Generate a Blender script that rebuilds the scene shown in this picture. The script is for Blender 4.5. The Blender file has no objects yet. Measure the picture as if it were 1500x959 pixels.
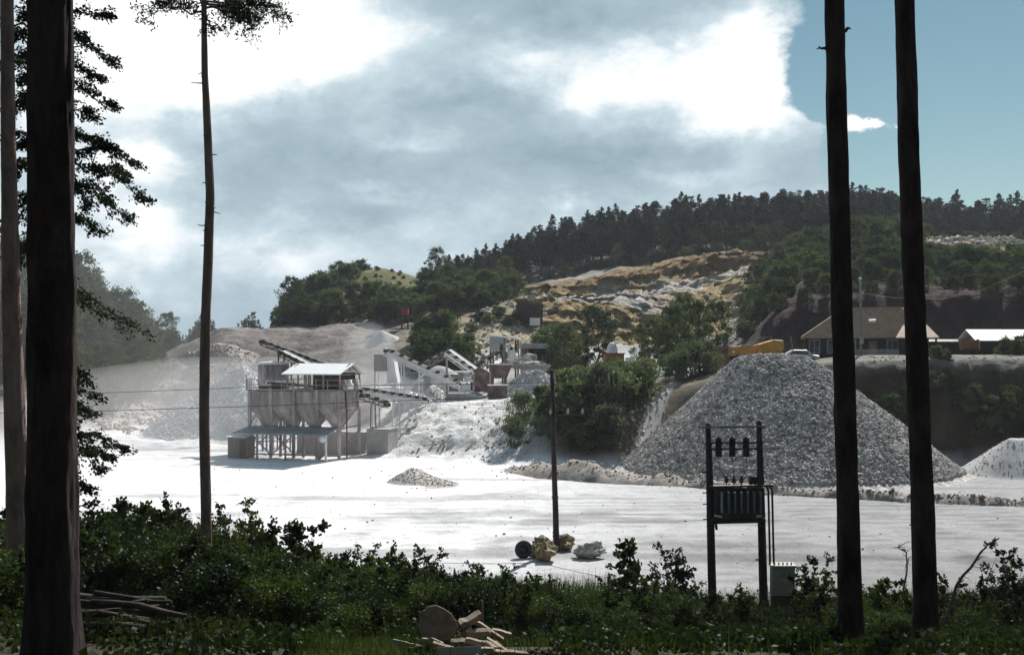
# Limestone quarry seen from the edge of the wood
HAZE, DUST, EXPOSURE = 0.00016, 0.0055, 0.45
import bpy, math, random
import numpy as np
from mathutils import Vector, Matrix
random.seed(7); RNG = np.random.default_rng(7)
scene = bpy.context.scene
COL = scene.collection
F = 1608.0; HZ = 520.0; CX = 750.0; EYE = 10.0
R = math.radians

def P(px, py, Y):
    """world point seen at photo pixel (px,py) that stands at real distance Y in front of the camera"""
    return Vector(((px - CX) / F * Y, Y, EYE + (HZ - py) / F * Y))
def XW(px, Y): return (px - CX) / F * Y

# ------------------------------------------------------------------ noise
def _hash(ix, iy, iz, seed):
    h = (ix * 374761393 + iy * 668265263 + iz * 2147483647 + seed * 974634777) & 0xFFFFFFFF
    h = ((h ^ (h >> 13)) * 1274126177) & 0xFFFFFFFF
    h = h ^ (h >> 16)
    return (h & 0xFFFFFF) / float(0xFFFFFF)
def vnoise(x, y, z, seed=0):
    x, y, z = np.broadcast_arrays(np.asarray(x, float), np.asarray(y, float), np.asarray(z, float))
    ix, iy, iz = np.floor(x).astype(np.int64), np.floor(y).astype(np.int64), np.floor(z).astype(np.int64)
    fx, fy, fz = x - ix, y - iy, z - iz
    fx, fy, fz = [f * f * (3 - 2 * f) for f in (fx, fy, fz)]
    r = 0
    for dx in (0, 1):
        for dy in (0, 1):
            for dz in (0, 1):
                w = (fx if dx else 1 - fx) * (fy if dy else 1 - fy) * (fz if dz else 1 - fz)
                r = r + w * _hash(ix + dx, iy + dy, iz + dz, seed)
    return r * 2 - 1
def fbm(x, y, z=0.0, oct=4, seed=0, gain=0.5):
    s, a, f = 0, 1.0, 1.0
    for i in range(oct):
        s = s + a * vnoise(np.asarray(x) * f, np.asarray(y) * f, np.asarray(z) * f, seed + i * 17)
        a *= gain; f *= 2.03
    return s
def sstep(a, b, x):
    t = np.clip((x - a) / (b - a), 0, 1); return t * t * (3 - 2 * t)

# ------------------------------------------------------------------ materials
def new_mat(name):
    m = bpy.data.materials.new(name); m.use_nodes = True
    nt = m.node_tree; nt.nodes.clear()
    return m, nt
def nd(nt, typ, **kw):
    n = nt.nodes.new(typ)
    for k, v in kw.items(): setattr(n, k, v)
    return n
def lk(nt, a, b): nt.links.new(a, b)
def rgba(c): return (c[0], c[1], c[2], 1.0)
def noise_node(nt, vec, scale, detail=5, rough=0.6, dist=0.0):
    n = nd(nt, 'ShaderNodeTexNoise'); n.inputs['Scale'].default_value = scale
    n.inputs['Detail'].default_value = detail; n.inputs['Roughness'].default_value = rough
    n.inputs['Distortion'].default_value = dist
    lk(nt, vec, n.inputs['Vector']); return n.outputs['Fac']
def ramp(nt, fac, stops):
    r = nd(nt, 'ShaderNodeValToRGB'); e = r.color_ramp.elements
    while len(e) < len(stops): e.new(0.5)
    for k, (p, c) in enumerate(stops):
        e[k].position = p; e[k].color = rgba(c) if len(c) == 3 else c
    lk(nt, fac, r.inputs['Fac']); return r.outputs['Color']
def mixc(nt, fac, a, b, mode='MIX'):
    n = nd(nt, 'ShaderNodeMix', data_type='RGBA', blend_type=mode)
    for s, v in ((0, fac), (6, a), (7, b)):
        if hasattr(v, 'links'): lk(nt, v, n.inputs[s])
        else: n.inputs[s].default_value = v if s == 0 else rgba(v)
    return n.outputs[2]
def mth(nt, op, a, b=None, c=None, clamp=False):
    n = nd(nt, 'ShaderNodeMath', operation=op); n.use_clamp = clamp
    for k, v in enumerate((a, b, c)):
        if v is None: continue
        if hasattr(v, 'links'): lk(nt, v, n.inputs[k])
        else: n.inputs[k].default_value = v
    return n.outputs[0]
MATS = {}
def mat(name, c1, c2, scale=2.0, bump=0.2, bscale=None, rough=0.85, metal=0.0, c3=None, stretch=None, coord='Object', bdist=0.03, spec=0.3, detail=6):
    """two or three tone weathered surface: large noise blends the tones, fine noise mottles and bumps"""
    if name in MATS: return MATS[name]
    m, nt = new_mat(name)
    out = nd(nt, 'ShaderNodeOutputMaterial'); b = nd(nt, 'ShaderNodeBsdfPrincipled')
    lk(nt, b.outputs[0], out.inputs[0])
    if coord == 'Object': vec = nd(nt, 'ShaderNodeTexCoord').outputs['Object']
    else: vec = nd(nt, 'ShaderNodeNewGeometry').outputs['Position']
    if stretch:
        mp = nd(nt, 'ShaderNodeMapping'); mp.inputs['Scale'].default_value = stretch
        lk(nt, vec, mp.inputs['Vector']); vec = mp.outputs[0]
    n1 = noise_node(nt, vec, scale, detail, 0.65, 0.4)
    stops = [(0.36, c1), (0.64, c2)] if c3 is None else [(0.32, c1), (0.52, c2), (0.68, c3)]
    col = ramp(nt, n1, stops)
    n2 = noise_node(nt, vec, scale * 9, 4, 0.7)
    col = mixc(nt, 0.35, col, ramp(nt, n2, [(0.3, (0.55, 0.55, 0.55)), (0.7, (1.3, 1.3, 1.3))]), 'MULTIPLY')
    lk(nt, col, b.inputs['Base Color'])
    b.inputs['Roughness'].default_value = rough; b.inputs['Metallic'].default_value = metal
    b.inputs['Specular IOR Level'].default_value = spec
    if bump:
        bn = nd(nt, 'ShaderNodeBump'); bn.inputs['Strength'].default_value = bump; bn.inputs['Distance'].default_value = bdist
        lk(nt, noise_node(nt, vec, bscale or scale * 6, 6, 0.7), bn.inputs['Height']); lk(nt, bn.outputs[0], b.inputs['Normal'])
    MATS[name] = m; return m
def leaf_mat(name, c1, c2, c3, trans=0.35, scale=0.6):
    if name in MATS: return MATS[name]
    m, nt = new_mat(name)
    out = nd(nt, 'ShaderNodeOutputMaterial')
    vec = nd(nt, 'ShaderNodeTexCoord').outputs['Object']
    oi = nd(nt, 'ShaderNodeObjectInfo')
    n1 = noise_node(nt, vec, scale, 3, 0.7)
    f = mth(nt, 'ADD', n1, mth(nt, 'MULTIPLY', mth(nt, 'SUBTRACT', oi.outputs['Random'], 0.5), 0.35))
    col = ramp(nt, f, [(0.3, c1), (0.5, c2), (0.72, c3)])
    n2 = noise_node(nt, vec, scale * 14, 2, 0.7)
    col = mixc(nt, 0.6, col, ramp(nt, n2, [(0.3, (0.6, 0.62, 0.6)), (0.7, (1.35, 1.3, 1.2))]), 'MULTIPLY')
    d = nd(nt, 'ShaderNodeBsdfDiffuse'); lk(nt, col, d.inputs['Color'])
    t = nd(nt, 'ShaderNodeBsdfTranslucent')
    lk(nt, mixc(nt, 1.0, col, (1.0, 1.15, 0.55), 'MULTIPLY'), t.inputs['Color'])
    mx = nd(nt, 'ShaderNodeMixShader'); mx.inputs[0].default_value = trans
    lk(nt, d.outputs[0], mx.inputs[1]); lk(nt, t.outputs[0], mx.inputs[2])
    g = nd(nt, 'ShaderNodeBsdfGlossy'); g.inputs['Roughness'].default_value = 0.5; g.inputs['Color'].default_value = (0.6, 0.65, 0.7, 1)
    mx2 = nd(nt, 'ShaderNodeMixShader'); mx2.inputs[0].default_value = 0.02
    lk(nt, mx.outputs[0], mx2.inputs[1]); lk(nt, g.outputs[0], mx2.inputs[2])
    lk(nt, mx2.outputs[0], out.inputs[0])
    MATS[name] = m; return m

# ------------------------------------------------------------------ objects
def link(o, parent=None):
    COL.objects.link(o)
    if parent is not None: o.parent = parent
    return o
def tag(o, label=None, cat=None, group=None, kind=None):
    if label: o['label'] = label
    if cat: o['category'] = cat
    if group: o['group'] = group
    if kind: o['kind'] = kind
    return o
def thing(name, label, cat, loc=(0, 0, 0), rz=0.0, group=None):
    o = bpy.data.objects.new(name, None); o.empty_display_size = 0.2
    link(o); o.location = loc; o.rotation_euler = (0, 0, rz)
    return tag(o, label, cat, group)
def mesh_np(name, V, faces, mats, midx=None, smooth=False):
    """faces: list of arrays (n,3) or (n,4)"""
    me = bpy.data.meshes.new(name)
    V = np.asarray(V, np.float32).reshape(-1, 3)
    me.vertices.add(len(V)); me.vertices.foreach_set('co', V.ravel())
    idx = np.concatenate([np.asarray(f, np.int32).ravel() for f in faces])
    tot = np.concatenate([np.full(len(f), np.asarray(f).shape[1], np.int32) for f in faces])
    start = np.concatenate([[0], np.cumsum(tot)[:-1]]).astype(np.int32)
    me.loops.add(len(idx)); me.loops.foreach_set('vertex_index', idx)
    me.polygons.add(len(tot)); me.polygons.foreach_set('loop_start', start); me.polygons.foreach_set('loop_total', tot)
    if midx is not None: me.polygons.foreach_set('material_index', np.asarray(midx, np.int32))
    me.update(calc_edges=True); me.validate()
    if smooth: me.polygons.foreach_set('use_smooth', np.ones(len(tot), bool))
    for m in (mats if isinstance(mats, (list, tuple)) else [mats]): me.materials.append(m)
    return me
def obj(name, me, parent=None, loc=None):
    o = bpy.data.objects.new(name, me); link(o, parent)
    if loc is not None: o.location = loc
    return o
def copy_tree(o, parent=None):
    c = o.copy(); COL.objects.link(c); c.parent = parent
    for ch in list(o.children): copy_tree(ch, c)
    return c

class MB:
    """collects solid shapes, build() links them as one mesh object"""
    def __init__(s): s.v = []; s.f = []; s.sm = []
    def add(s, vs, fs, smooth=False):
        k = len(s.v); s.v += [tuple(v) for v in vs]; s.f += [tuple(k + i for i in f) for f in fs]; s.sm += [smooth] * len(fs); return s
    def box(s, lo, hi, M=None):
        x0, y0, z0 = lo; x1, y1, z1 = hi
        vs = [Vector(p) for p in ((x0,y0,z0),(x1,y0,z0),(x1,y1,z0),(x0,y1,z0),(x0,y0,z1),(x1,y0,z1),(x1,y1,z1),(x0,y1,z1))]
        if M is not None: vs = [M @ v for v in vs]
        return s.add(vs, [(0,3,2,1),(4,5,6,7),(0,1,5,4),(1,2,6,5),(2,3,7,6),(3,0,4,7)])
    def hull8(s, vs):
        return s.add(vs, [(0,3,2,1),(4,5,6,7),(0,1,5,4),(1,2,6,5),(2,3,7,6),(3,0,4,7)])
    def bar(s, a, b, w, h=None):
        a, b = Vector(a), Vector(b); h = h or w
        d = (b - a).normalized(); up = Vector((0, 0, 1)) if abs(d.z) < 0.95 else Vector((1, 0, 0))
        sx = d.cross(up).normalized() * w / 2; sy = sx.cross(d).normalized() * h / 2
        vs = [p + q for p in (a, b) for q in (-sx - sy, sx - sy, sx + sy, -sx + sy)]
        return s.add(vs, [(0,3,2,1),(4,5,6,7),(0,1,5,4),(1,2,6,5),(2,3,7,6),(3,0,4,7)])
    def tube(s, pts, r, n=8, cap=True, jitter=0.0):
        pts = [Vector(p) for p in pts]; m = len(pts)
        rs = r if isinstance(r, (list, tuple)) else [r] * m
        vs, fs = [], []
        ref = Vector((0.31, 0.9, 0.2)).normalized()
        for i, p in enumerate(pts):
            d = (pts[min(i + 1, m - 1)] - pts[max(i - 1, 0)]).normalized()
            a = d.cross(ref)
            if a.length < 0.1: a = d.cross(Vector((1, 0, 0)))
            a.normalize(); b = d.cross(a)
            for k in range(n):
                t = 2 * math.pi * k / n; rr = rs[i] * (1 + random.uniform(-jitter, jitter))
                vs.append(p + (a * math.cos(t) + b * math.sin(t)) * rr)
        for i in range(m - 1):
            for k in range(n):
                fs.append((i*n+k, i*n+(k+1) % n, (i+1)*n+(k+1) % n, (i+1)*n+k))
        s.add(vs, fs, True)
        if cap:
            k0 = len(s.v) - len(vs)
            s.f += [tuple(k0 + k for k in reversed(range(n))), tuple(k0 + (m-1)*n + k for k in range(n))]; s.sm += [False, False]
        return s
    def lathe(s, c, prof, n=16, M=None):
        """prof: list of (r,z) from the bottom up, closed with caps"""
        vs, fs = [], []
        for r, z in prof:
            for k in range(n):
                t = 2 * math.pi * k / n; v = Vector((r * math.cos(t), r * math.sin(t), z))
                if M is not None: v = M @ v
                vs.append(Vector(c) + v)
        for i in range(len(prof) - 1):
            for k in range(n): fs.append((i*n+k, i*n+(k+1) % n, (i+1)*n+(k+1) % n, (i+1)*n+k))
        fs += [tuple(reversed(range(n))), tuple((len(prof)-1)*n + k for k in range(n))]
        return s.add(vs, fs, n >= 12)
    def build(s, name, m, parent=None, bevel=0.0):
        me = bpy.data.meshes.new(name); me.from_pydata([tuple(v) for v in s.v], [], s.f); me.validate(); me.update()
        if len(me.polygons) == len(s.sm): me.polygons.foreach_set('use_smooth', s.sm)
        for mm in (m if isinstance(m, (list, tuple)) else [m]): me.materials.append(mm)
        o = obj(name, me, parent)
        if bevel:
            b = o.modifiers.new('bevel', 'BEVEL'); b.width = bevel; b.segments = 2; b.limit_method = 'ANGLE'
        return o

# ------------------------------------------------------------------ leaves, stones
def unit(a): return a / np.maximum(np.linalg.norm(a, axis=-1, keepdims=True), 1e-9)
def leaf_quads(C, L, axis=None, aspect=0.55, rng=RNG, flat=0.0):
    n = len(C); C = np.asarray(C, float); L = np.broadcast_to(np.asarray(L, float), (n,))[:, None]
    a = rng.normal(size=(n, 3)) if axis is None else axis + rng.normal(size=(n, 3)) * 0.45
    a = unit(a); b = rng.normal(size=(n, 3)); b[:, 2] *= (1 - flat)
    b = unit(np.cross(a, b)); b = unit(np.cross(np.cross(a, b), a)) if False else b
    up = np.cross(a, b)
    V = np.stack([C - a * L / 2, C + b * L * aspect / 2 + up * L * 0.08, C + a * L / 2, C - b * L * aspect / 2 + up * L * 0.08], 1).reshape(-1, 3)
    Fq = np.arange(4 * n).reshape(n, 4)
    return V, Fq
_ph = (1 + 5 ** .5) / 2
ICO_V = unit(np.array([(-1,_ph,0),(1,_ph,0),(-1,-_ph,0),(1,-_ph,0),(0,-1,_ph),(0,1,_ph),(0,-1,-_ph),(0,1,-_ph),(_ph,0,-1),(_ph,0,1),(-_ph,0,-1),(-_ph,0,1)], float))
ICO_F = np.array([(0,11,5),(0,5,1),(0,1,7),(0,7,10),(0,10,11),(1,5,9),(5,11,4),(11,10,2),(10,7,6),(7,1,8),(3,9,4),(3,4,2),(3,2,6),(3,6,8),(3,8,9),(4,9,5),(2,4,11),(6,2,10),(8,6,7),(9,8,1)])
def rand_rot(n, rng):
    q = unit(rng.normal(size=(n, 4))); w, x, y, z = q.T
    return np.stack([np.stack([1-2*(y*y+z*z), 2*(x*y-z*w), 2*(x*z+y*w)], -1), np.stack([2*(x*y+z*w), 1-2*(x*x+z*z), 2*(y*z-x*w)], -1), np.stack([2*(x*z-y*w), 2*(y*z+x*w), 1-2*(x*x+y*y)], -1)], 1)
def stone_arrays(C, S, rng=RNG, rough=0.28):
    n = len(C)
    V = ICO_V[None] * (1 + rng.uniform(-rough, rough, size=(n, 12, 1)))
    V = V * rng.uniform(0.6, 1.15, size=(n, 1, 3))
    V = np.einsum('nij,nkj->nki', rand_rot(n, rng), V) * np.asarray(S).reshape(n, 1, 1) / 2 + np.asarray(C)[:, None, :]
    Ft = (ICO_F[None] + (np.arange(n) * 12)[:, None, None]).reshape(-1, 3)
    return V.reshape(-1, 3), Ft
def boulder_mesh(name, size, m, seed, sub=4, rough=0.3):
    import bmesh
    bm = bmesh.new(); bmesh.ops.create_icosphere(bm, subdivisions=sub, radius=1.0)
    V = np.array([v.co[:] for v in bm.verts])
    rng = np.random.default_rng(seed)
    for _ in range(14):                                   # chop flat facets off the ball
        nrm = unit(rng.normal(size=(1, 3)))[0]; d = rng.uniform(0.55, 0.85)
        ex = V @ nrm - d; V = V - np.where(ex > 0, ex, 0)[:, None] * nrm * 0.9
    V = V * (1 + rough * 0.35 * fbm(V[:, 0]*2+seed, V[:, 1]*2, V[:, 2]*2, 4, seed)[:, None])
    V = V * np.array(size) / 2
    for v, c in zip(bm.verts, V): v.co = c
    me = bpy.data.meshes.new(name); bm.to_mesh(me); bm.free(); me.materials.append(m)
    return me
# ------------------------------------------------------------------ the lie of the land: profiles (distance, height) by bearing
BANK_HI = [(-30, 9.3), (-8, 8.6), (0, 8.35), (8, 7.1), (16, 5.75), (20, 5.0), (28, 3.4), (36, 2.3), (42, 0.7), (46, 0.05), (48, 0)]
BANK_LO = [(-30, 9.3), (-8, 8.6), (0, 8.35), (8, 7.1), (15.5, 5.85), (17, 5.3), (20, 4.65), (24, 3.55), (28, 2.55), (34, 1.1), (40, 0.2), (46, 0.02), (48, 0)]
PROF = [
 (-1500, [(90, 0), (110, 8), (200, 40), (400, 60), (900, 60)]),
 (-400, [(100, 0), (118, 3), (160, 16), (210, 33), (320, 40), (900, 50)]),
 (60,  [(112, 0), (125, 1.5), (160, 9), (210, 20), (300, 28), (900, 34)]),
 (150, [(135, 0), (150, 2.5), (180, 9), (215, 15), (300, 17), (900, 20)]),
 (205, [(150, 0), (165, 2), (190, 7), (220, 10), (300, 9), (900, 14)]),
 (238, [(170, 0), (180, 2.5), (198, 9.2), (208, 8.6), (230, 5), (300, 3), (500, 5), (900, 10)]),
 (285, [(160, 0), (175, 3), (200, 13.2), (206, 13.0), (225, 8), (300, 3), (500, 5), (900, 10)]),
 (335, [(150, 0), (165, 2), (200, 16.2), (206, 16.0), (230, 9), (300, 3), (500, 5), (900, 10)]),
 (375, [(145, 0), (162, 2.5), (200, 14.8), (208, 14.6), (235, 9), (300, 4), (500, 5), (900, 10)]),
 (415, [(140, 0), (160, 3), (200, 14.6), (215, 15.4), (245, 19), (280, 18), (330, 8), (500, 6), (900, 10)]),
 (450, [(138, 0), (158, 3), (196, 14.2), (215, 16), (250, 24), (275, 24.5), (330, 12), (500, 8), (900, 10)]),
 (500, [(135, 0), (156, 3), (192, 13.8), (215, 17), (255, 27.8), (275, 28.5), (330, 18), (500, 14), (900, 14)]),
 (545, [(112, 0), (125, 1.6), (150, 3), (184, 13.6), (190, 14.0), (215, 17.5), (256, 31.2), (280, 31.8), (330, 24), (600, 24), (900, 20)]),
 (600, [(107, 0), (112, 2.0), (121, 4.4), (150, 4.9), (172, 11.6), (190, 14.2), (225, 20), (260, 28.6), (285, 29.2), (330, 30), (600, 30), (900, 24)]),
 (650, [(107, 0), (111, 2.2), (120, 4.7), (152, 5.0), (172, 11.5), (192, 15.8), (228, 21), (265, 26), (290, 28.6), (340, 32), (600, 34), (900, 28)]),
 (720, [(104, 0), (109, 2.6), (118, 4.7), (150, 5.2), (170, 11.3), (190, 16.0), (225, 22.5), (262, 25.5), (290, 29.5), (340, 35), (600, 38), (900, 32)]),
 (780, [(99, 0), (106, 3.0), (115, 5.0), (148, 5.6), (160, 9.6), (186, 13.5), (199, 20.4), (234, 21.2), (242, 24.2), (290, 30.5), (345, 38), (600, 42), (900, 36)]),
 (850, [(97, 0), (106, 4.6), (114, 6.0), (150, 6.5), (165, 10.0), (190, 11.5), (201, 20.6), (239, 21.4), (242, 26.0), (288, 32.5), (345, 41), (600, 46), (900, 40)]),
 (930, [(98, 0), (107, 5.6), (116, 6.8), (150, 7.5), (170, 9.5), (195, 11.8), (206, 20.4), (231, 22.0), (240, 23.4), (243, 28.4), (286, 35.2), (345, 44), (600, 50), (900, 44)]),
 (1000, [(102, 0), (109, 6.8), (118, 7.8), (150, 8.5), (175, 9.6), (203, 13.2), (222, 22.0), (239, 26.4), (242.5, 30.6), (285, 36.6), (345, 46.5), (600, 54), (900, 48)]),
 (1080, [(104, 0), (108, 8.2), (118, 8.9), (140, 9.6), (180, 13), (205, 15.5), (226, 25.0), (239, 28.2), (242.5, 32.2), (285, 37.4), (345, 48.5), (600, 58), (900, 52)]),
 (1150, [(102, 0), (107, 9.0), (118, 9.2), (139, 10.2), (144.5, 17), (165, 20), (205, 25.5), (238, 32.0), (250, 33.6), (285, 38), (345, 49), (600, 60), (900, 54)]),
 (1250, [(101, 0), (106, 9.3), (112, 10), (138, 10.2), (143.5, 18), (160, 20.5), (215, 32.6), (232, 35.2), (250, 36.5), (290, 38.6), (345, 48.0), (600, 60), (900, 54)]),
 (1350, [(101, 0), (106, 9.4), (112, 10), (139, 10.2), (144.5, 18), (160, 20.5), (220, 32), (233, 34.6), (250, 36.5), (290, 37), (345, 43.0), (600, 54), (900, 50)]),
 (1500, [(100.5, 0), (106, 9.5), (112, 10), (139, 10.2), (144.5, 18), (160, 20.5), (222, 32), (235, 34.6), (250, 36), (290, 37), (345, 42.0), (600, 50), (900, 50)]),
 (2000, [(95, 0), (106, 9.5), (112, 10), (135, 10.2), (144, 17.5), (220, 34), (300, 38), (345, 44), (900, 50)]),
 (4000, [(95, 0), (106, 9.5), (115, 10), (150, 18), (220, 36), (345, 46), (900, 50)]),
]
YT = np.arange(-30, 901, 1.0); UT = np.linspace(-2.2, 2.2, 881)
def BK(p): return BANK_HI if p < 380 else BANK_LO
_cu = np.array([(p - CX) / F for p, _ in PROF])
_cz = np.array([np.interp(YT, [a for a, _ in BK(p) + pr], [b for _, b in BK(p) + pr]) for p, pr in PROF])
_ZT = np.empty((len(UT), len(YT)))
for j in range(len(YT)): _ZT[:, j] = np.interp(UT, _cu, _cz[:, j])
_k = np.exp(-0.5 * (np.arange(-8, 9) / 3.0) ** 2); _k /= _k.sum()
_pad = np.pad(_ZT, ((8, 8), (0, 0)), 'edge'); _ZT = sum(_k[i] * _pad[i:i + len(UT)] for i in range(17))
_k2 = np.exp(-0.5 * (np.arange(-3, 4) / 0.8) ** 2); _k2 /= _k2.sum()
_pad = np.pad(_ZT, ((0, 0), (3, 3)), 'edge'); _ZT = sum(_k2[i] * _pad[:, i:i + len(YT)] for i in range(7))

def pxof(X, Y): return CX + F * X / np.maximum(Y, 25.0)
def rough_amp(X, Y):
    px = pxof(X, Y)
    a = 0.10 + 0.0 * X
    quarry_floor = (Y > 46) & (Y < 97) | ((px < 560) & (Y > 46) & (Y < 140))
    a = np.where(quarry_floor, 0.05, a)
    a = a + 0.5 * sstep(105, 125, Y) * sstep(60, 140, px) * (1 - sstep(560, 600, px) * (1 - sstep(125, 165, Y)))
    a = a + 0.35 * sstep(186, 200, Y) * sstep(700, 800, px) * (1 - sstep(1130, 1200, px)) * (1 - sstep(250, 270, Y))
    a = a * np.where((px > 1160) & (Y > 108) & (Y < 136), 0.1, 1)
    a = a * np.where((px > 590) & (px < 780) & (Y > 121) & (Y < 148), 0.3, 1)
    return a
def ground(X, Y):
    X = np.asarray(X, float); Y = np.asarray(Y, float)
    u = X / np.maximum(Y, 25.0)
    fi = np.clip((u - UT[0]) / (UT[1] - UT[0]), 0, len(UT) - 1.001); fj = np.clip(Y + 30, 0, len(YT) - 1.001)
    i = fi.astype(int); j = fj.astype(int); a = fi - i; b = fj - j
    z = (_ZT[i, j] * (1 - a) + _ZT[i + 1, j] * a) * (1 - b) + (_ZT[i, j + 1] * (1 - a) + _ZT[i + 1, j + 1] * a) * b
    return z + rough_amp(X, Y) * fbm(X * 0.16, Y * 0.16, 0, 4, 3)
def gz(X, Y): return float(ground(np.array([X]), np.array([Y]))[0])
def G(px, Y, dz=0.0):
    X = XW(px, Y); return Vector((X, Y, gz(X, Y) + dz))

def build_ground():
    ys = np.concatenate([np.arange(-30, 44, 1.0), np.arange(44, 96, 0.8), np.arange(96, 128, 0.5), np.arange(128, 186, 1.0), np.arange(186, 250, 0.6), np.arange(250, 360, 2.5), np.arange(360, 901, 12)])
    us = np.concatenate([np.linspace(-2.1, -0.62, 60, endpoint=False), np.linspace(-0.62, 0.62, 420), np.linspace(0.62, 2.1, 61)[1:]])
    U, Yg = np.meshgrid(us, ys, indexing='ij')
    Xg = U * np.maximum(Yg, 0) + U * 22 * (1 - sstep(0, 60, Yg)) 
    Z = ground(Xg, Yg)
    px = pxof(Xg, Yg)
    # broken rock: push the quarry face about sideways and in depth
    cl = sstep(184, 194, Yg) * (1 - sstep(250, 258, Yg)) * sstep(740, 800, px) * (1 - sstep(1120, 1165, px))
    hill = sstep(186, 215, Yg) * (1 - sstep(250, 262, Yg)) * sstep(1320, 1370, px)
    rid = np.abs(fbm(Xg * 0.11, Z * 0.16, Yg * 0.05, 5, 41, 0.55))
    top0 = 25.5 + (px - 930) / 210 * 3.5
    rid2 = np.abs(fbm(Xg * 0.33, Z * 0.4, Yg * 0.2, 4, 43, 0.6))
    dY = cl * (fbm(Xg * 0.3, Z * 0.25, 0, 5, 11, 0.7) * 1.2 - rid * 1.3 - rid2 * 1.4)
    bank = sstep(1060, 1120, px) * (sstep(99, 101, Yg) * (1 - sstep(106, 108, Yg)) + sstep(138, 141, Yg) * (1 - sstep(170, 180, Yg)))
    slope = sstep(560, 590, px) * (1 - sstep(800, 860, px)) * sstep(104, 108, Yg) * (1 - sstep(119, 123, Yg))
    ph = Z / 2.3 + .5 * fbm(Xg * .08, Yg * .05, 0, 3, 91); dY = dY + cl * 1.5 * (ph - np.floor(ph) - .5) * (1 - sstep(930, 1010, px) * (Z < top0))
    dY = dY + bank * fbm(Xg * 0.35, Z * 0.2, Yg * 0.1, 5, 19, 0.6) * 1.1
    dZ = cl * fbm(Xg * 0.7, Yg * 0.7, Z * 0.5, 4, 23, 0.7) * 0.45 + slope * fbm(Xg * 0.8, Yg * 0.8, 0, 4, 29, 0.65) * 0.28 + bank * fbm(Xg * 0.9, Yg * 0.9, 0, 4, 37, 0.6) * 0.3
    V = np.stack([Xg + cl * fbm(Z * 0.4, Yg * 0.3, Xg * 0.3, 3, 31) * 0.8, Yg + dY, Z + dZ], -1)
    nu, ny = U.shape
    I = np.arange(nu * ny).reshape(nu, ny)
    Fq = np.stack([I[:-1, :-1], I[1:, :-1], I[1:, 1:], I[:-1, 1:]], -1).reshape(-1, 4)
    # what each patch of land is made of
    n1 = fbm(Xg * 0.06, Yg * 0.06, 0, 5, 5); n2 = fbm(Xg * 0.35, Yg * 0.35, Z * 0.3, 4, 9); n3 = fbm(Xg * 0.02, Yg * 0.02, 0, 3, 15)
    def c3(*c): return np.array(c)
    col = np.zeros(U.shape + (3,)); col[:] = c3(0.055, 0.05, 0.034)                      # woodland litter
    def lay(mask, c):
        nonlocal col
        m = np.clip(mask, 0, 1)[..., None]; col = col * (1 - m) + (np.asarray(c) if np.ndim(c) > 1 else c3(*c)) * m
    floor = sstep(44.5, 47.5, Yg + n2 * 1.2) * (1 - sstep(300, 340, Yg))
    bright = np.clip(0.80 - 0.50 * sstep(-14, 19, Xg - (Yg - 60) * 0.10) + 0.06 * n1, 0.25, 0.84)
    track = sstep(0.25, 0.7, fbm(Xg * 0.035, Yg * 0.42 + Xg * 0.012, 0, 3, 77) * 0.8 + 0.25 * n2)
    ruts = sum(sstep(.62, .95, np.cos((Yg - (c0 + 5.5 * np.sin((Xg + p0) * .028) + .05 * Xg)) * 3.49 / w0 * 2) ) * (np.abs(Yg - (c0 + 5.5 * np.sin((Xg + p0) * .028) + .05 * Xg)) < w0 * 1.05) for c0, p0, w0 in ((57, 0, 1.8), (60.5, 30, 1.7), (66, 90, 1.9), (71, -40, 1.8), (77, 140, 1.8), (52, 200, 1.7), (88, 60, 1.8)))
    bright = bright * (1 - 0.28 * np.clip(ruts, 0, 1) * sstep(-.5, .2, n1 + .3)) * (1 - 0.34 * track) * (1 - 0.10 * sstep(0.1, 0.6, n2))
    white = np.stack([bright, bright * 0.985, bright * 0.995], -1)
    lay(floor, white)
    soil = np.stack([0.24 + 0.07 * n2, 0.20 + 0.06 * n2, 0.155 + 0.05 * n2], -1)
    grassy = np.stack([0.085 + 0.02 * n2, 0.095 + 0.02 * n2, 0.04 + 0.0 * n2], -1)
    # ground cover towards the woods either side
    lay((1 - sstep(195, 250, px)) * sstep(0.3, 2.0, Z) * sstep(100, 130, Yg), (0.30, 0.28, 0.25))
    lay((1 - sstep(190, 250, px)) * sstep(2.4, 5.5, Z + n2), (0.07, 0.075, 0.045))
    sp = sstep(200, 240, px) * (1 - sstep(610, 660, px)) * sstep(0.2, 1.6, Z + 0.4 * n2) * sstep(128, 136, Yg)
    spoil = 0.19 + 0.07 * n1 + 0.04 * n2 + 0.05 * fbm(Xg * 0.5, Z * 0.06, 0, 3, 88)
    lay(sp, np.stack([spoil * 1.06, spoil * 0.95, spoil * 0.88], -1))
    behind = sstep(205, 216, Yg + n2 * 3) * sstep(380, 420, px)
    lay(behind * (1 - sstep(250, 270, Yg) * sstep(640, 700, px)), soil)
    lay(behind * sstep(-0.1, 0.35, n1 + 0.4 * n2) * (1 - sstep(780, 830, px)), grassy)
    # the plant's own spoil slope and terrace
    pl = sstep(535, 575, px) * (1 - sstep(1040, 1090, px)) * sstep(0.3, 1.0, Z + 0.3 * n2) * (1 - sstep(148, 170, Yg)) * sstep(90, 98, Yg)
    pw = np.clip(0.78 - 0.34 * sstep(660, 800, px + 60 * n2) - 0.10 * sstep(0.1, 0.5, n2), 0.28, 0.8)
    lay(pl, np.stack([pw, pw * 0.985, pw * 0.96], -1))
    pth = np.abs(px - (912 + (Yg - 96) * 4.6) - 6 * n1) 
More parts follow.
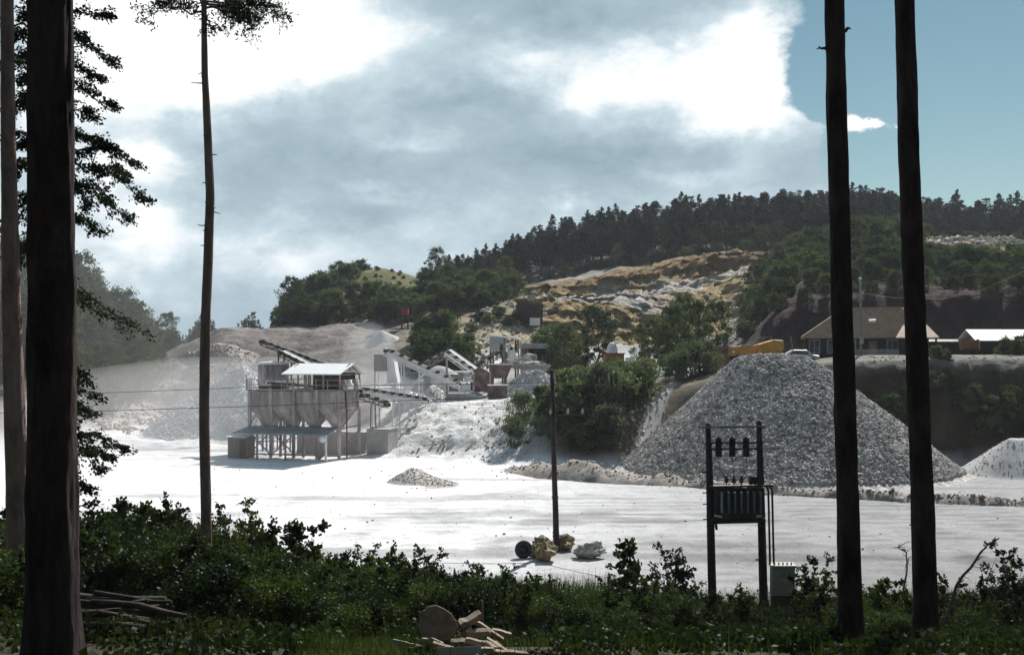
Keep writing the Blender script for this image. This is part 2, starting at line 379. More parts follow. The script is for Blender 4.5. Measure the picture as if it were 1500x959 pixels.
    lay(sstep(775, 825, px + 12 * n2) * (1 - sstep(1030, 1080, px)) * sstep(0.5, 1.4, Z) * sstep(92, 98, Yg) * (1 - sstep(119, 124, Yg)) * sstep(7, 14, pth), np.stack([0.16 + 0.05 * n2, 0.135 + 0.04 * n2, 0.10 + 0.03 * n2], -1))
    lay(sstep(560, 620, px) * (1 - sstep(820, 900, px)) * sstep(160, 172, Yg) * (1 - sstep(225, 245, Yg)), np.stack([0.30 + 0.10 * n2, 0.255 + 0.09 * n2, 0.17 + 0.06 * n2], -1))
    # limestone faces: ochre overburden above white rock, broken bench between
    rock = sstep(185, 192, Yg) * (1 - sstep(249, 256, Yg)) * sstep(760, 800, px + 20 * n2) * (1 - sstep(1120, 1170, px + 30 * n2))
    w = sstep(-0.25, 0.45, fbm(Xg * 0.09, Z * 0.13, Yg * 0.05, 5, 61, 0.62) + sstep(900, 1010, px) * 0.45 - 0.42)
    tone = (1 + 0.28 * fbm(Xg * 0.8, Z * 0.9, Yg * 0.4, 4, 63, 0.7))[..., None]
    rockc = (c3(0.40, 0.30, 0.155) * (1 - w[..., None]) + c3(0.53, 0.48, 0.42) * w[..., None]) * tone
    lay(rock, rockc)
    top_z = 24.8 + (px - 830) / 310 * 7.2
    ob = rock * sstep(236, 239, Yg + n2) * sstep(-3.6 , -1.8, Z - top_z + 1.2 * n2 - 1.5 * sstep(1000, 900, px))
    lay(ob, np.stack([0.30 + 0.08 * n2, 0.20 + 0.06 * n2, 0.095 + 0.02 * n2], -1))
    lay(rock * sstep(203, 207, Yg) * (1 - sstep(232, 236, Yg)) * (1 - sstep(930, 1010, px)), np.stack([0.47 + 0.1 * n2, 0.44 + 0.1 * n2, 0.40 + 0.08 * n2], -1))
    # the yard above the stone heap and the raw bank behind the house
    rt = sstep(1090, 1150, px + 15 * n2) * sstep(0.4, 1.2, Z) * sstep(92, 98, Yg)
    lay(rt, np.stack([0.075 + 0.04 * n2 + .03 * n1, 0.058 + 0.03 * n2 + .02 * n1, 0.045 + 0.022 * n2], -1))
    lay(rt * sstep(8.0, 9.4, Z + 0.8 * n2) * (1 - sstep(134, 140, Yg)), np.stack([0.17 + 0.07 * n2, 0.165 + 0.07 * n2, 0.145 + 0.06 * n2], -1))
    lay(sstep(1050, 1110, px) * sstep(138, 144, Yg + n2) * (1 - sstep(210, 226, Yg)), np.stack([0.05 + 0.022 * n2, 0.031 + 0.013 * n2, 0.029 + 0.011 * n2], -1))
    lay(sstep(1080, 1160, px) * sstep(15, 24, Z + 4 * n1) * sstep(150, 190, Yg), grassy * 0.55)
    lay(hill * sstep(-0.1, 0.3, n1 + n2 * 0.4), np.stack([0.36 + 0.1 * n2, 0.29 + 0.08 * n2, 0.20 + 0.06 * n2], -1))
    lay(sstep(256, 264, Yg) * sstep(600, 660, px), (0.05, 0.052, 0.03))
    lay(sstep(236, 246, Yg + 2 * n2) * (1 - sstep(284, 300, Yg)) * sstep(505, 530, px) * (1 - sstep(610, 640, px)), np.stack([0.15 + 0.04 * n2, 0.15 + 0.04 * n2, 0.065 + 0.02 * n2], -1))
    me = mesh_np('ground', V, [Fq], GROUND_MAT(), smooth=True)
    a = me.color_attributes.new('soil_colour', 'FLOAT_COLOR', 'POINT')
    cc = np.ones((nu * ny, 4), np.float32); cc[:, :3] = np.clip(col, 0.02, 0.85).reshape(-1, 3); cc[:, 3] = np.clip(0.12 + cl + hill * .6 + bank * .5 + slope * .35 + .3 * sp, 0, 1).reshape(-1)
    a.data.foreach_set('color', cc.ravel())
    return tag(obj('ground', me), kind='structure')
def GROUND_MAT():
    m, nt = new_mat('quarry ground')
    out = nd(nt, 'ShaderNodeOutputMaterial'); b = nd(nt, 'ShaderNodeBsdfPrincipled'); lk(nt, b.outputs[0], out.inputs[0])
    at = nd(nt, 'ShaderNodeAttribute'); at.attribute_name = 'soil_colour'
    vec = nd(nt, 'ShaderNodeNewGeometry').outputs['Position']
    n1 = noise_node(nt, vec, 0.9, 8, 0.72); n2 = noise_node(nt, vec, 6.0, 5, 0.75)
    c = mixc(nt, 0.75, at.outputs['Color'], ramp(nt, n1, [(0.25, (0.55, 0.54, 0.53)), (0.5, (1, 1, 1)), (0.75, (1.18, 1.17, 1.15))]), 'MULTIPLY')
    c = mixc(nt, 0.6, c, ramp(nt, n2, [(0.3, (0.6, 0.6, 0.6)), (0.55, (1.05, 1.05, 1.05)), (0.8, (1.2, 1.2, 1.2))]), 'MULTIPLY')
    lk(nt, c, b.inputs['Base Color']); b.inputs['Roughness'].default_value = 0.95; b.inputs['Specular IOR Level'].default_value = 0.1
    h = mth(nt, 'ADD', mth(nt, 'MULTIPLY', n1, 1.0), mth(nt, 'MULTIPLY', n2, 0.25))
    vo = nd(nt, 'ShaderNodeTexVoronoi'); vo.inputs['Scale'].default_value = 0.55; vo.inputs['Randomness'].default_value = 1.0
    wp = nd(nt, 'ShaderNodeMix', data_type='VECTOR'); wp.inputs[0].default_value = 0.12
    nw = nd(nt, 'ShaderNodeTexNoise'); nw.inputs['Scale'].default_value = 0.8; nw.inputs['Detail'].default_value = 4; lk(nt, vec, nw.inputs['Vector'])
    sc = nd(nt, 'ShaderNodeVectorMath', operation='MULTIPLY_ADD'); lk(nt, nw.outputs['Color'], sc.inputs[0]); sc.inputs[1].default_value = (2.2, 2.2, 2.2); lk(nt, vec, sc.inputs[2])
    nt.nodes.remove(wp); lk(nt, sc.outputs[0], vo.inputs['Vector'])
    h = mth(nt, 'ADD', h, mth(nt, 'MULTIPLY', vo.outputs['Distance'], mth(nt, 'MULTIPLY', at.outputs['Alpha'], -1.3)))
    bn = nd(nt, 'ShaderNodeBump'); bn.inputs['Strength'].default_value = 0.8; lk(nt, mth(nt, 'MULTIPLY', at.outputs['Alpha'], 1.5), bn.inputs['Distance'])
    lk(nt, h, bn.inputs['Height']); lk(nt, bn.outputs[0], b.inputs['Normal'])
    return m
build_ground()

# ------------------------------------------------------------------ camera, sun, sky, air
cam = bpy.data.cameras.new('camera'); co = link(bpy.data.objects.new('camera', cam))
cam.sensor_width = 36; cam.lens = 36 * F / 1500; cam.shift_y = (HZ - 479.5) / 1500; cam.clip_end = 6000; cam.clip_start = 0.1
co.location = (0, 0, EYE); co.rotation_euler = (R(90), 0, 0); scene.camera = co
SUN_EL, SUN_AZ = R(42), R(23)
sl = bpy.data.lights.new('sun', 'SUN'); sl.energy = 5.0; sl.angle = R(0.5); sl.color = (1.0, 0.965, 0.92)
so = link(bpy.data.objects.new('sun', sl))
sd = Vector((math.sin(SUN_AZ) * math.cos(SUN_EL), math.cos(SUN_AZ) * math.cos(SUN_EL), math.sin(SUN_EL)))
so.rotation_euler = sd.to_track_quat('Z', 'Y').to_euler(); so.location = sd * 300

def build_world():
    w = bpy.data.worlds.new('World'); scene.world = w; w.use_nodes = True
    nt = w.node_tree; nt.nodes.clear()
    out = nd(nt, 'ShaderNodeOutputWorld'); bg = nd(nt, 'ShaderNodeBackground'); lk(nt, bg.outputs[0], out.inputs[0])
    SK = 0.1; bg.inputs['Strength'].default_value = SK
    sky = nd(nt, 'ShaderNodeTexSky'); sky.sky_type = 'NISHITA'; sky.sun_disc = False
    sky.sun_elevation = SUN_EL; sky.sun_rotation = SUN_AZ; sky.altitude = 300; sky.air_density = 1.0; sky.dust_density = 1.2; sky.ozone_density = 1.0
    d = nd(nt, 'ShaderNodeTexCoord').outputs['Generated']
    sp = nd(nt, 'ShaderNodeSeparateXYZ'); lk(nt, d, sp.inputs[0])
    # bearing and elevation, in degrees
    az = mth(nt, 'MULTIPLY', mth(nt, 'ARCTAN2', sp.outputs[0], sp.outputs[1]), 57.2958)
    el = mth(nt, 'MULTIPLY', mth(nt, 'ARCSINE', sp.outputs[2]), 57.2958)
    # noise lives on a flat cloud deck overhead at large elevations, here a stretched direction space
    mp = nd(nt, 'ShaderNodeMapping'); mp.inputs['Scale'].default_value = (1, 1, 1.7); lk(nt, d, mp.inputs['Vector'])
    wob = noise_node(nt, mp.outputs[0], 5.0, 6, 0.62); wob2 = noise_node(nt, mp.outputs[0], 11.0, 6, 0.6)
    mp2 = nd(nt, 'ShaderNodeMapping'); mp2.inputs['Location'].default_value = (3.3, 1.7, 5.1); lk(nt, mp.outputs[0], mp2.inputs['Vector'])
    wob3 = noise_node(nt, mp2.outputs[0], 5.0, 6, 0.62)
    azw = mth(nt, 'ADD', az, mth(nt, 'MULTIPLY', mth(nt, 'SUBTRACT', wob, 0.5), 11.0))
    elw = mth(nt, 'ADD', el, mth(nt, 'MULTIPLY', mth(nt, 'SUBTRACT', wob3, 0.5), 7.0))
    def deg(px, py): 
        u = (px - CX) / F; return math.degrees(math.atan(u)), math.degrees(math.atan((HZ - py) / F * math.cos(math.atan(u))))
    def blob(px, py, sx, sy, amp, warp=True, power=1.0):
        a0, e0 = deg(px, py); k = 57.2958 / F
        A = mth(nt, 'DIVIDE', mth(nt, 'SUBTRACT', azw if warp else az, a0), sx * k)
        E = mth(nt, 'DIVIDE', mth(nt, 'SUBTRACT', elw if warp else el, e0), sy * k)
        r2 = mth(nt, 'ADD', mth(nt, 'MULTIPLY', A, A), mth(nt, 'MULTIPLY', E, E))
        if power != 1.0: r2 = mth(nt, 'POWER', r2, power)
        return mth(nt, 'MULTIPLY', mth(nt, 'EXPONENT', mth(nt, 'MULTIPLY', r2, -1.0)), amp)
    def total(lst):
        s = lst[0]
        for q in lst[1:]: s = mth(nt, 'ADD', s, q)
        return s
    B = SKY_BLOBS
    bright = total([blob(*q) for q in B])
    tex = mth(nt, 'MULTIPLY', mth(nt, 'SUBTRACT', wob2, 0.5), 0.85)
    tex = mth(nt, 'ADD', tex, mth(nt, 'MULTIPLY', mth(nt, 'SUBTRACT', wob, 0.5), 0.45))
    wob4 = noise_node(nt, mp2.outputs[0], 26.0, 7, 0.66, 0.5)
    tex = mth(nt, 'ADD', tex, mth(nt, 'MULTIPLY', mth(nt, 'SUBTRACT', wob4, 0.5), 0.5))
    val = mth(nt, 'ADD', mth(nt, 'ADD', bright, 0.30), tex)
    k = 0.80 / SK
    cl = ramp(nt, mth(nt, 'MULTIPLY', val, 0.5), [(0.0, (0.26, 0.365, 0.425)), (0.16, (0.375, 0.49, 0.555)), (0.29, (0.54, 0.655, 0.715)), (0.43, (0.92, 0.965, 0.985)), (0.64, (1.25, 1.25, 1.25))])
    cl = mixc(nt, 1.0, cl, (k, k, k), 'MULTIPLY')
    # openings of blue
    hole = total([blob(*q) for q in SKY_HOLES])
    hole = mth(nt, 'ADD', hole, mth(nt, 'MULTIPLY', mth(nt, 'ADD', mth(nt, 'MULTIPLY', mth(nt, 'SUBTRACT', wob2, 0.5), 1.1), mth(nt, 'MULTIPLY', mth(nt, 'SUBTRACT', wob4, 0.5), 0.9))))
    mr = nd(nt, 'ShaderNodeMapRange', interpolation_type='SMOOTHSTEP'); mr.inputs['From Min'].default_value = 0.35; mr.inputs['From Max'].default_value = 0.62
    lk(nt, hole, mr.inputs['Value'])
    # behind the camera: broken cloud, mostly blue
    back = nd(nt, 'ShaderNodeMapRange', interpolation_type='SMOOTHSTEP'); back.inputs['From Min'].default_value = 0.42; back.inputs['From Max'].default_value = -0.2
    back.inputs['To Min'].default_value = 0.0; back.inputs['To Max'].default_value = 0.75; lk(nt, sp.outputs[1], back.inputs['Value'])
    fac = mth(nt, 'MAXIMUM', mr.outputs[0], back.outputs[0])
    gr = nd(nt, 'ShaderNodeMapRange'); gr.inputs['From Min'].default_value = 5.0; gr.inputs['From Max'].default_value = 20.0; lk(nt, el, gr.inputs['Value'])
    blue = mixc(nt, 1.0, sky.outputs[0], mixc(nt, gr.outputs[0], (0.34, 0.45, 0.43), (0.16, 0.30, 0.33)), 'MULTIPLY')
    c = mixc(nt, fac, cl, blue)
    lk(nt, c, bg.inputs['Color'])
SKY_TINT = (0.21, 0.36, 0.37)
SKY_BLOBS = [(560, 300, 60, 14, .22), (700, 160, 130, 16, -.18), (900, 215, 140, 20, -.16), (430, 30, 150, 90, .75), (260, 60, 110, 100, .7), (120, 60, 110, 90, .55), (1000, 115, 210, 55, .62), (1110, 60, 110, 70, .45), (1110, 165, 90, 45, .5),
             (780, 100, 60, 35, .25), (235, 320, 70, 50, .62), (190, 240, 60, 22, .6), (370, 390, 150, 40, .38), (600, 207, 80, 14, .25), (1010, 240, 90, 16, .25), (848, 285, 26, 20, .3), (1280, 172, 48, 22, .9),
             (560, 385, 300, 55, .12), (700, 260, 330, 80, -.16), (850, 25, 140, 35, -.22), (430, 260, 120, 60, -.1), (500, 330, 140, 40, -.12), (60, 260, 120, 200, .4),
             (500, -400, 900, 300, -.25), (860, 300, 330, 36, .26), (620, 345, 60, 28, .3), (480, 60, 90, 70, .25), (330, 110, 120, 40, .2), (340, 70, 60, 30, -.25), (480, 20, 50, 30, -.2)]
SKY_HOLES = [(1395, 60, 160, 190, 1.0), (1490, 190, 150, 160, .8), (1320, 235, 85, 60, .5), (1226, 150, 26, 70, .5), (1500, -200, 330, 260, .8), (1280, 172, 52, 20, -.85), (1900, 150, 260, 250, .5)]
build_world()

def volume_mat(name, color, density, aniso):
    m, nt = new_mat(name); out = nd(nt, 'ShaderNodeOutputMaterial'); v = nd(nt, 'ShaderNodeVolumePrincipled')
    v.inputs['Color'].default_value = rgba(color); v.inputs['Density'].default_value = density; v.inputs['Anisotropy'].default_value = aniso
    lk(nt, v.outputs[0], out.inputs['Volume']); return m
b = MB(); b.box((-2100, -40, -4), (2100, 960, 95)); hz = b.build('haze', volume_mat('hazy air', (0.86, 0.9, 1.0), HAZE, 0.2)); tag(hz, kind='stuff')
# rock dust hanging over the works
def dust(name, c, rad, dens):
    d = MB(); prof = [(max(0.02, math.cos(R(a))), math.sin(R(a))) for a in range(-90, 91, 15)]
    d.lathe((0, 0, 0), prof, 24); o = d.build(name, volume_mat('rock dust', (0.97, 0.95, 0.95), dens, 0.35)); o.location = c; o.scale = rad
    return tag(o, kind='stuff')
dust('dust', (-78, 138, 4), (44, 46, 27), DUST * 0.26)
dust('dust', (-33, 132, 0), (30, 40, 10), DUST * 1.75)
dust('dust', P(541, 528, 140), (3.6, 5, 5), DUST * 5)
# ------------------------------------------------------------------ vegetation
M_CONIF = leaf_mat('conifer needles', (0.013, 0.022, 0.014), (0.024, 0.036, 0.019), (0.050, 0.062, 0.028), 0.15, 0.25)
M_BROAD = leaf_mat('broad leaves', (0.034, 0.052, 0.028), (0.066, 0.088, 0.042), (0.125, 0.145, 0.068), 0.33, 0.35)
M_BUSH = leaf_mat('bush leaves', (0.055, 0.076, 0.042), (0.095, 0.122, 0.066), (0.155, 0.18, 0.10), 0.33, 0.6)
M_PALE = leaf_mat('willow leaves', (0.085, 0.11, 0.075), (0.13, 0.155, 0.105), (0.19, 0.21, 0.14), 0.3, 0.7)
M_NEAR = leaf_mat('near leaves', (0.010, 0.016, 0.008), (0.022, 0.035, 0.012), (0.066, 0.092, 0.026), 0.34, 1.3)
M_SHADELEAF = leaf_mat('shade darkened leaves', (0.010, 0.015, 0.008), (0.019, 0.028, 0.011), (0.042, 0.058, 0.02), 0.25, 1.0)  # undergrowth leaf colour darkened in place of tree shade on the near bank
M_PINE = leaf_mat('pine needles', (0.022, 0.036, 0.018), (0.034, 0.052, 0.024), (0.06, 0.075, 0.03), 0.15, 0.9)
M_GRASS = leaf_mat('grass blades', (0.022, 0.036, 0.012), (0.04, 0.06, 0.02), (0.085, 0.095, 0.04), 0.35, 0.8)
M_WOOD = mat('grey bark', (0.075, 0.06, 0.05), (0.13, 0.11, 0.095), 3, 0.5, rough=0.95)
M_BARK = mat('dark pine bark', (0.024, 0.018, 0.019), (0.085, 0.062, 0.062), 2.5, 1.0, bscale=9, stretch=(1, 1, 0.28), rough=0.95, bdist=0.06, spec=0.1)
M_BARK2 = mat('ruddy pine bark', (0.18, 0.122, 0.105), (0.34, 0.245, 0.215), 3, 0.9, bscale=12, stretch=(1, 1, 0.35), rough=0.95, bdist=0.03, spec=0.1)

def cyl_arrays(pts, rs, n=6):
    """tapered tube through pts"""
    pts = np.asarray(pts, float); m = len(pts)
    d = np.gradient(pts, axis=0); d = unit(d); ref = np.array([0.31, 0.9, 0.2])
    a = unit(np.cross(d, ref)); bb = np.cross(d, a)
    t = np.arange(n) / n * 2 * np.pi
    V = pts[:, None] + (a[:, None] * np.cos(t)[None, :, None] + bb[:, None] * np.sin(t)[None, :, None]) * np.asarray(rs)[:, None, None]
    i = np.arange(m - 1)[:, None]; k = np.arange(n)[None]
    Fq = np.stack([i*n+k, i*n+(k+1) % n, (i+1)*n+(k+1) % n, (i+1)*n+k], -1).reshape(-1, 4)
    return V.reshape(-1, 3), Fq
class AB:
    """array builder: joins quads and triangles"""
    def __init__(s): s.V = []; s.Q = []; s.k = 0
    def add(s, VF):
        V, Fq = VF; s.V.append(V); s.Q.append(Fq + s.k); s.k += len(V)
    def mesh(s, name, m, smooth=False): return mesh_np(name, np.concatenate(s.V), [np.concatenate(s.Q)], m, smooth=smooth)

def conifer(seed, H, Rm, h0, pine=False):
    rng = np.random.default_rng(seed); cr = AB(); tk = AB()
    zt = np.linspace(-1.5, H * 0.97, 8); tk.add(cyl_arrays(np.stack([0.1 * np.sin(zt * 0.3 + seed), 0 * zt, zt], 1), np.linspace(0.24, 0.03, 8), 5))
    C, L, A = [], [], []
    nb = int(190 if not pine else 125)
    for i in range(nb):
        t = rng.random() ** (0.85 if not pine else 0.75); h = h0 + (H - h0) * t; az = rng.random() * 6.283
        if pine: ln = Rm * (0.35 + 0.75 * math.sin(math.pi * min(1, 0.18 + 0.85 * t))) * rng.uniform(0.6, 1.15) * (1.05 - t * 0.45)
        else: ln = Rm * (1 - t) ** 0.8 * rng.uniform(0.65, 1.15) + 0.15
        droop = rng.uniform(-0.05, 0.30) if not pine else rng.uniform(-0.35, 0.1)
        m = max(3, int(ln * 6)); s = rng.random(m) ** 0.7 * ln
        dx, dy = math.cos(az), math.sin(az)
        c = np.stack([dx * s, dy * s, h - droop * s + 0.05 * s], 1) + rng.normal(size=(m, 3)) * np.array([.22, .22, .14]) * (0.5 + 0.14 * ln)
        C.append(c); L.append(rng.uniform(0.45, 0.95, m) * (1.0 if pine else 0.9)); A.append(np.tile([dx, dy, -0.35 if not pine else 0.25], (m, 1)))
    for t in np.linspace(0.9, 1.0, 7): C.append(np.array([[0, 0, H * t]])); L.append(np.array([0.5])); A.append(np.array([[0.1, 0, 1.0]]))
    C = np.concatenate(C); L = np.concatenate(L); A = np.concatenate(A)
    cr.add(leaf_quads(C, L, A, 0.62, rng))
    return tk, cr
def clump_cloud(rng, centres, radii, per, flat=0.75):
    """leaf positions in shells round a set of clump centres"""
    C, N = [], []
    for c, r, n in zip(centres, radii, per):
        d = unit(rng.normal(size=(n, 3))); d[:, 2] *= flat
        rr = r * rng.random((n, 1)) ** 0.45 * (1 + 0.25 * rng.normal(size=(n, 1)))
        C.append(c + d * rr); N.append(d)
    return np.concatenate(C), np.concatenate(N)
def limb(a, b, rng, sag=0.1, n=6):
    a, b = np.asarray(a, float), np.asarray(b, float); t = np.linspace(0, 1, n)[:, None]
    p = a + (b - a) * t; L = np.linalg.norm(b - a)
    p += rng.normal(size=(n, 3)) * 0.05 * L * np.sin(np.pi * t) + np.array([0, 0, 1.0]) * sag * L * np.sin(np.pi * t)
    return p
def broadleaf(seed, H, Rm, h0, leaf=0.32, nclump=46, per=120):
    rng = np.random.default_rng(seed); tk, cr = AB(), AB()
    top = np.array([rng.normal() * 0.4, rng.normal() * 0.4, H * 0.8])
    p = limb((0, 0, -1.2), top, rng, 0, 8); tk.add(cyl_arrays(p, np.linspace(0.03 * H * 0.55, 0.04, 8), 6))
    cs, rs = [], []
    for i in range(nclump):
        t = rng.random(); az = rng.random() * 6.283
        env = math.sin(math.pi * (0.12 + 0.82 * t)) ** 0.7
        rad = Rm * env * math.sqrt(rng.random() * 0.75 + 0.25) * rng.uniform(0.8, 1.1)
        c = np.array([math.cos(az) * rad, math.sin(az) * rad, h0 + (H - h0) * t]); cs.append(c); rs.append(Rm * rng.uniform(0.14, 0.30))
        if i % 2 == 0:
            k = min(7, max(1, int((c[2] - 0.15 * H) / (H * 0.8) * 7))); tk.add(cyl_arrays(limb(p[k], c, rng, 0.05), np.linspace(0.05 + 0.004 * H, 0.012, 6), 4))
    C, N = clump_cloud(rng, cs, rs, [per] * nclump)
    cr.add(leaf_quads(C, rng.uniform(0.6, 1.3, len(C)) * leaf, N, 0.7, rng))
    return tk, cr
def bush(seed, H, Rm, leaf=0.16, ncl=22, per=130, stems=9, rk=1.0, spiky=False):
    rng = np.random.default_rng(seed); tk, cr = AB(), AB(); cs, rs = [], []
    for i in range(ncl):
        az = rng.random() * 6.283; t = rng.random() ** 0.8; rad = Rm * math.sqrt(rng.random()) * (1 - 0.55 * t ** 2)
        c = np.array([math.cos(az) * rad, math.sin(az) * rad, H * (0.06 + 0.84 * t)])
        cs.append(c); rs.append(rng.uniform(0.16, 0.34) * min(H, Rm * 1.6) * rk)
        if i < stems: tk.add(cyl_arrays(limb((c[0] * .2, c[1] * .2, -0.3), c + np.array([0, 0, 0.1 * H]), rng, 0.05), np.linspace(0.012 * H, 0.005 * H, 6), 4))
    C, N = clump_cloud(rng, cs, rs, [per] * ncl, 0.9)
    if spiky:
        m = 40; az = rng.random(m) * 6.283; t = rng.random(m)
        for a, q in zip(az, t):
            r = Rm * math.sqrt(q) * 0.8; base = np.array([math.cos(a) * r, math.sin(a) * r, H * (0.75 - 0.3 * q)])
            s = np.linspace(0, 1, 12)[:, None]; C = np.concatenate([C, base + s * np.array([math.cos(a) * 0.25, math.sin(a) * 0.25, 0.9]) * H * 0.33 * rng.uniform(0.6, 1.2)]); N = np.concatenate([N, np.tile([0, 0, 1.0], (12, 1))])
    C[:, 2] = np.maximum(C[:, 2], 0.02)
    cr.add(leaf_quads(C, rng.uniform(0.6, 1.3, len(C)) * leaf, N, 0.6, rng))
    return tk, cr
def proto_single(name, tk, cr, mt, mc):
    V = np.concatenate(tk.V + [v + 0 for v in cr.V]); q1 = np.concatenate(tk.Q); q2 = np.concatenate(cr.Q) + tk.k
    return mesh_np(name, V, [np.concatenate([q1, q2])], [mt, mc], np.concatenate([np.zeros(len(q1)), np.ones(len(q2))]))
class Proto:
    """a plant kind: trunk mesh + crown mesh, placed as thing > trunk, crown"""
    def __init__(s, tk, cr, mt, mc, names=('trunk', 'crown')):
        s.n = names; s.t = tk.mesh(names[0], mt, True); s.c = cr.mesh(names[1], mc)
    def put(s, name, label, cat, loc, sc=1.0, rz=None, group=None, lean=(0, 0)):
        e = thing(name, label, cat, loc, random.random() * 6.28 if rz is None else rz, group)
        e.scale = (sc, sc, sc) if isinstance(sc, (int, float)) else sc; e.rotation_euler.x += lean[0]; e.rotation_euler.y += lean[1]
        obj(s.n[0], s.t, e); obj(s.n[1], s.c, e)
        return e
def place_single(name, me, label, cat, loc, sc, group, rz=None):
    o = obj(name, me); o.location = loc; o.rotation_euler = (0, 0, random.random() * 6.28 if rz is None else rz); o.scale = sc if hasattr(sc, '__len__') else (sc, sc, sc)
    return tag(o, label, cat, group)

# the dense forest along the crest above the quarry
EDGE = []
CON = [proto_single('conifer', *conifer(100 + i, 19, 3.4 + 0.3 * i, 2.2 + (i % 3)), M_WOOD, M_CONIF) for i in range(4)] + \
      [proto_single('conifer', *conifer(120 + i, 18, 3.8, 4.0, True), M_WOOD, M_CONIF) for i in range(3)]
rg = np.random.default_rng(5)
rows = [(272, 880, 1330, 23), (266, 1190, 1345, 17), (281, 655, 1420, 15), (291, 640, 1520, 14.5), (304, 645, 1530, 16), (320, 650, 1530, 17), (340, 640, 1530, 18)]
for Y, a, b2, st in rows:
    p = a
    while p < b2:
        px = p + rg.uniform(-4, 4); Yj = Y + rg.uniform(-3.5, 3.5); p += st * rg.uniform(0.8, 1.25)
        if px > 1345 and Y < 288: continue
        k = rg.integers(4, 7) if rg.random() < 0.62 else rg.integers(0, 4)
        s = rg.uniform(0.56, 0.78) * (0.9 if Y < 276 else 1.0) * (1.12 if px > 1230 else 1.0)
        if px < 800: s *= 0.5 + 0.5 * sstep(620, 840, px)
        place_single('conifer', CON[k], 'dark conifer in the dense forest along the hill crest above the quarry face', 'tree', G(px, Yj), (s * rg.uniform(1.15, 1.6), s * rg.uniform(1.15, 1.6), s), 'forest trees on the hill crest')
for px, Y, s in ((1376, 325, .82), (1402, 322, .95), (1345, 318, .8), (1302, 326, .78)):
    place_single('spruce', CON[0], 'dark spruce rising above its neighbours on the skyline at the end of the crest', 'tree', G(px, Y), (s * 1.1, s * 1.1, s), 'tall spruces on the skyline')
for px, Y, q in ((905, 266, .42), (938, 268, .4), (985, 268, .46), (1022, 266, .5), (1050, 268, .6), (1072, 266, .5), (1098, 268, .55), (1118, 264, .5), (860, 268, .38), (820, 270, .36), (1140, 262, .55)):
    EDGE.append((px, Y, q))
# far wood at the valley end
FB = AB(); r2 = np.random.default_rng(9)
tkf, crf = conifer(150, 15, 2.6, 2.5); V0 = np.concatenate(crf.V); pick = np.arange(len(V0) // 4)
for i in range(150):
    px = 246 + 185 * (i % 75) / 75 + r2.uniform(-3, 3); Y = 430 + 60 * (i // 75) + r2.uniform(-12, 12); g = G(px, Y)
    sub = r2.choice(pick, len(pick) // 2, replace=False); v = V0.reshape(-1, 4, 3)[sub].reshape(-1, 3)
    s = r2.uniform(0.8, 1.25); a = r2.random() * 6.28; ca, sa = math.cos(a), math.sin(a)
    v = np.stack([v[:, 0] * ca - v[:, 1] * sa, v[:, 0] * sa + v[:, 1] * ca, v[:, 2]], 1) * s * (1.0 + 0.25 * math.sin(px * 0.09)) + np.array(g)
    FB.add((v, np.arange(len(v)).reshape(-1, 4)))
tag(obj('distant_forest', FB.mesh('distant_forest', M_CONIF)), kind='stuff')

# broadleaf wood on the slope beyond the tall trunks
BRD = [Proto(*broadleaf(200 + i, 13, 4.2, 2.2, 0.40, 74, 66), M_WOOD, M_BROAD) for i in range(4)]
r3 = np.random.default_rng(21)
for px, Y, q in EDGE: BRD[r3.integers(0, 4)].put('broadleaf_tree', 'rounded broadleaf tree at the lower edge of the crest forest above the rock face', 'tree', G(px, Y), q, group='broadleaf trees at the forest edge')
for Y, a, b2, st in ((150, -90, 118, 34), (162, -80, 175, 33), (176, -60, 212, 32), (190, -40, 232, 30), (206, -20, 245, 30), (224, 0, 262, 26), (246, 30, 285, 26), (275, 60, 320, 26)):
    p = a
    while p < b2:
        px = p + r3.uniform(-8, 8); s = r3.uniform(0.72, 1.12) * (0.72 if px > 215 else 1)
        if Y >= 224: s *= 0.8
        BRD[r3.integers(0, 4)].put('broadleaf_tree', 'dusty broadleaf tree crowding the slope at the far edge of the white yard', 'tree', G(px, Y + r3.uniform(-5, 5)), float(s), group='woodland trees on the far slope')
        p += st * r3.uniform(0.8, 1.2)
for px, Y, s in ((168, 168, .5), (200, 176, .45), (140, 158, .45), (215, 182, .4), (110, 146, .5), (232, 190, .35), (120, 136, .5), (150, 145, .55), (172, 152, .55), (190, 160, .55), (207, 168, .5), (130, 150, .62), (160, 160, .62), (185, 170, .6), (222, 180, .45), (100, 130, .5)):
    BRD[r3.integers(0, 4)].put('bush', 'dust-greyed bush at the foot of the wooded slope', 'bush', G(px, Y), s, group='bushes at the foot of the wooded slope')

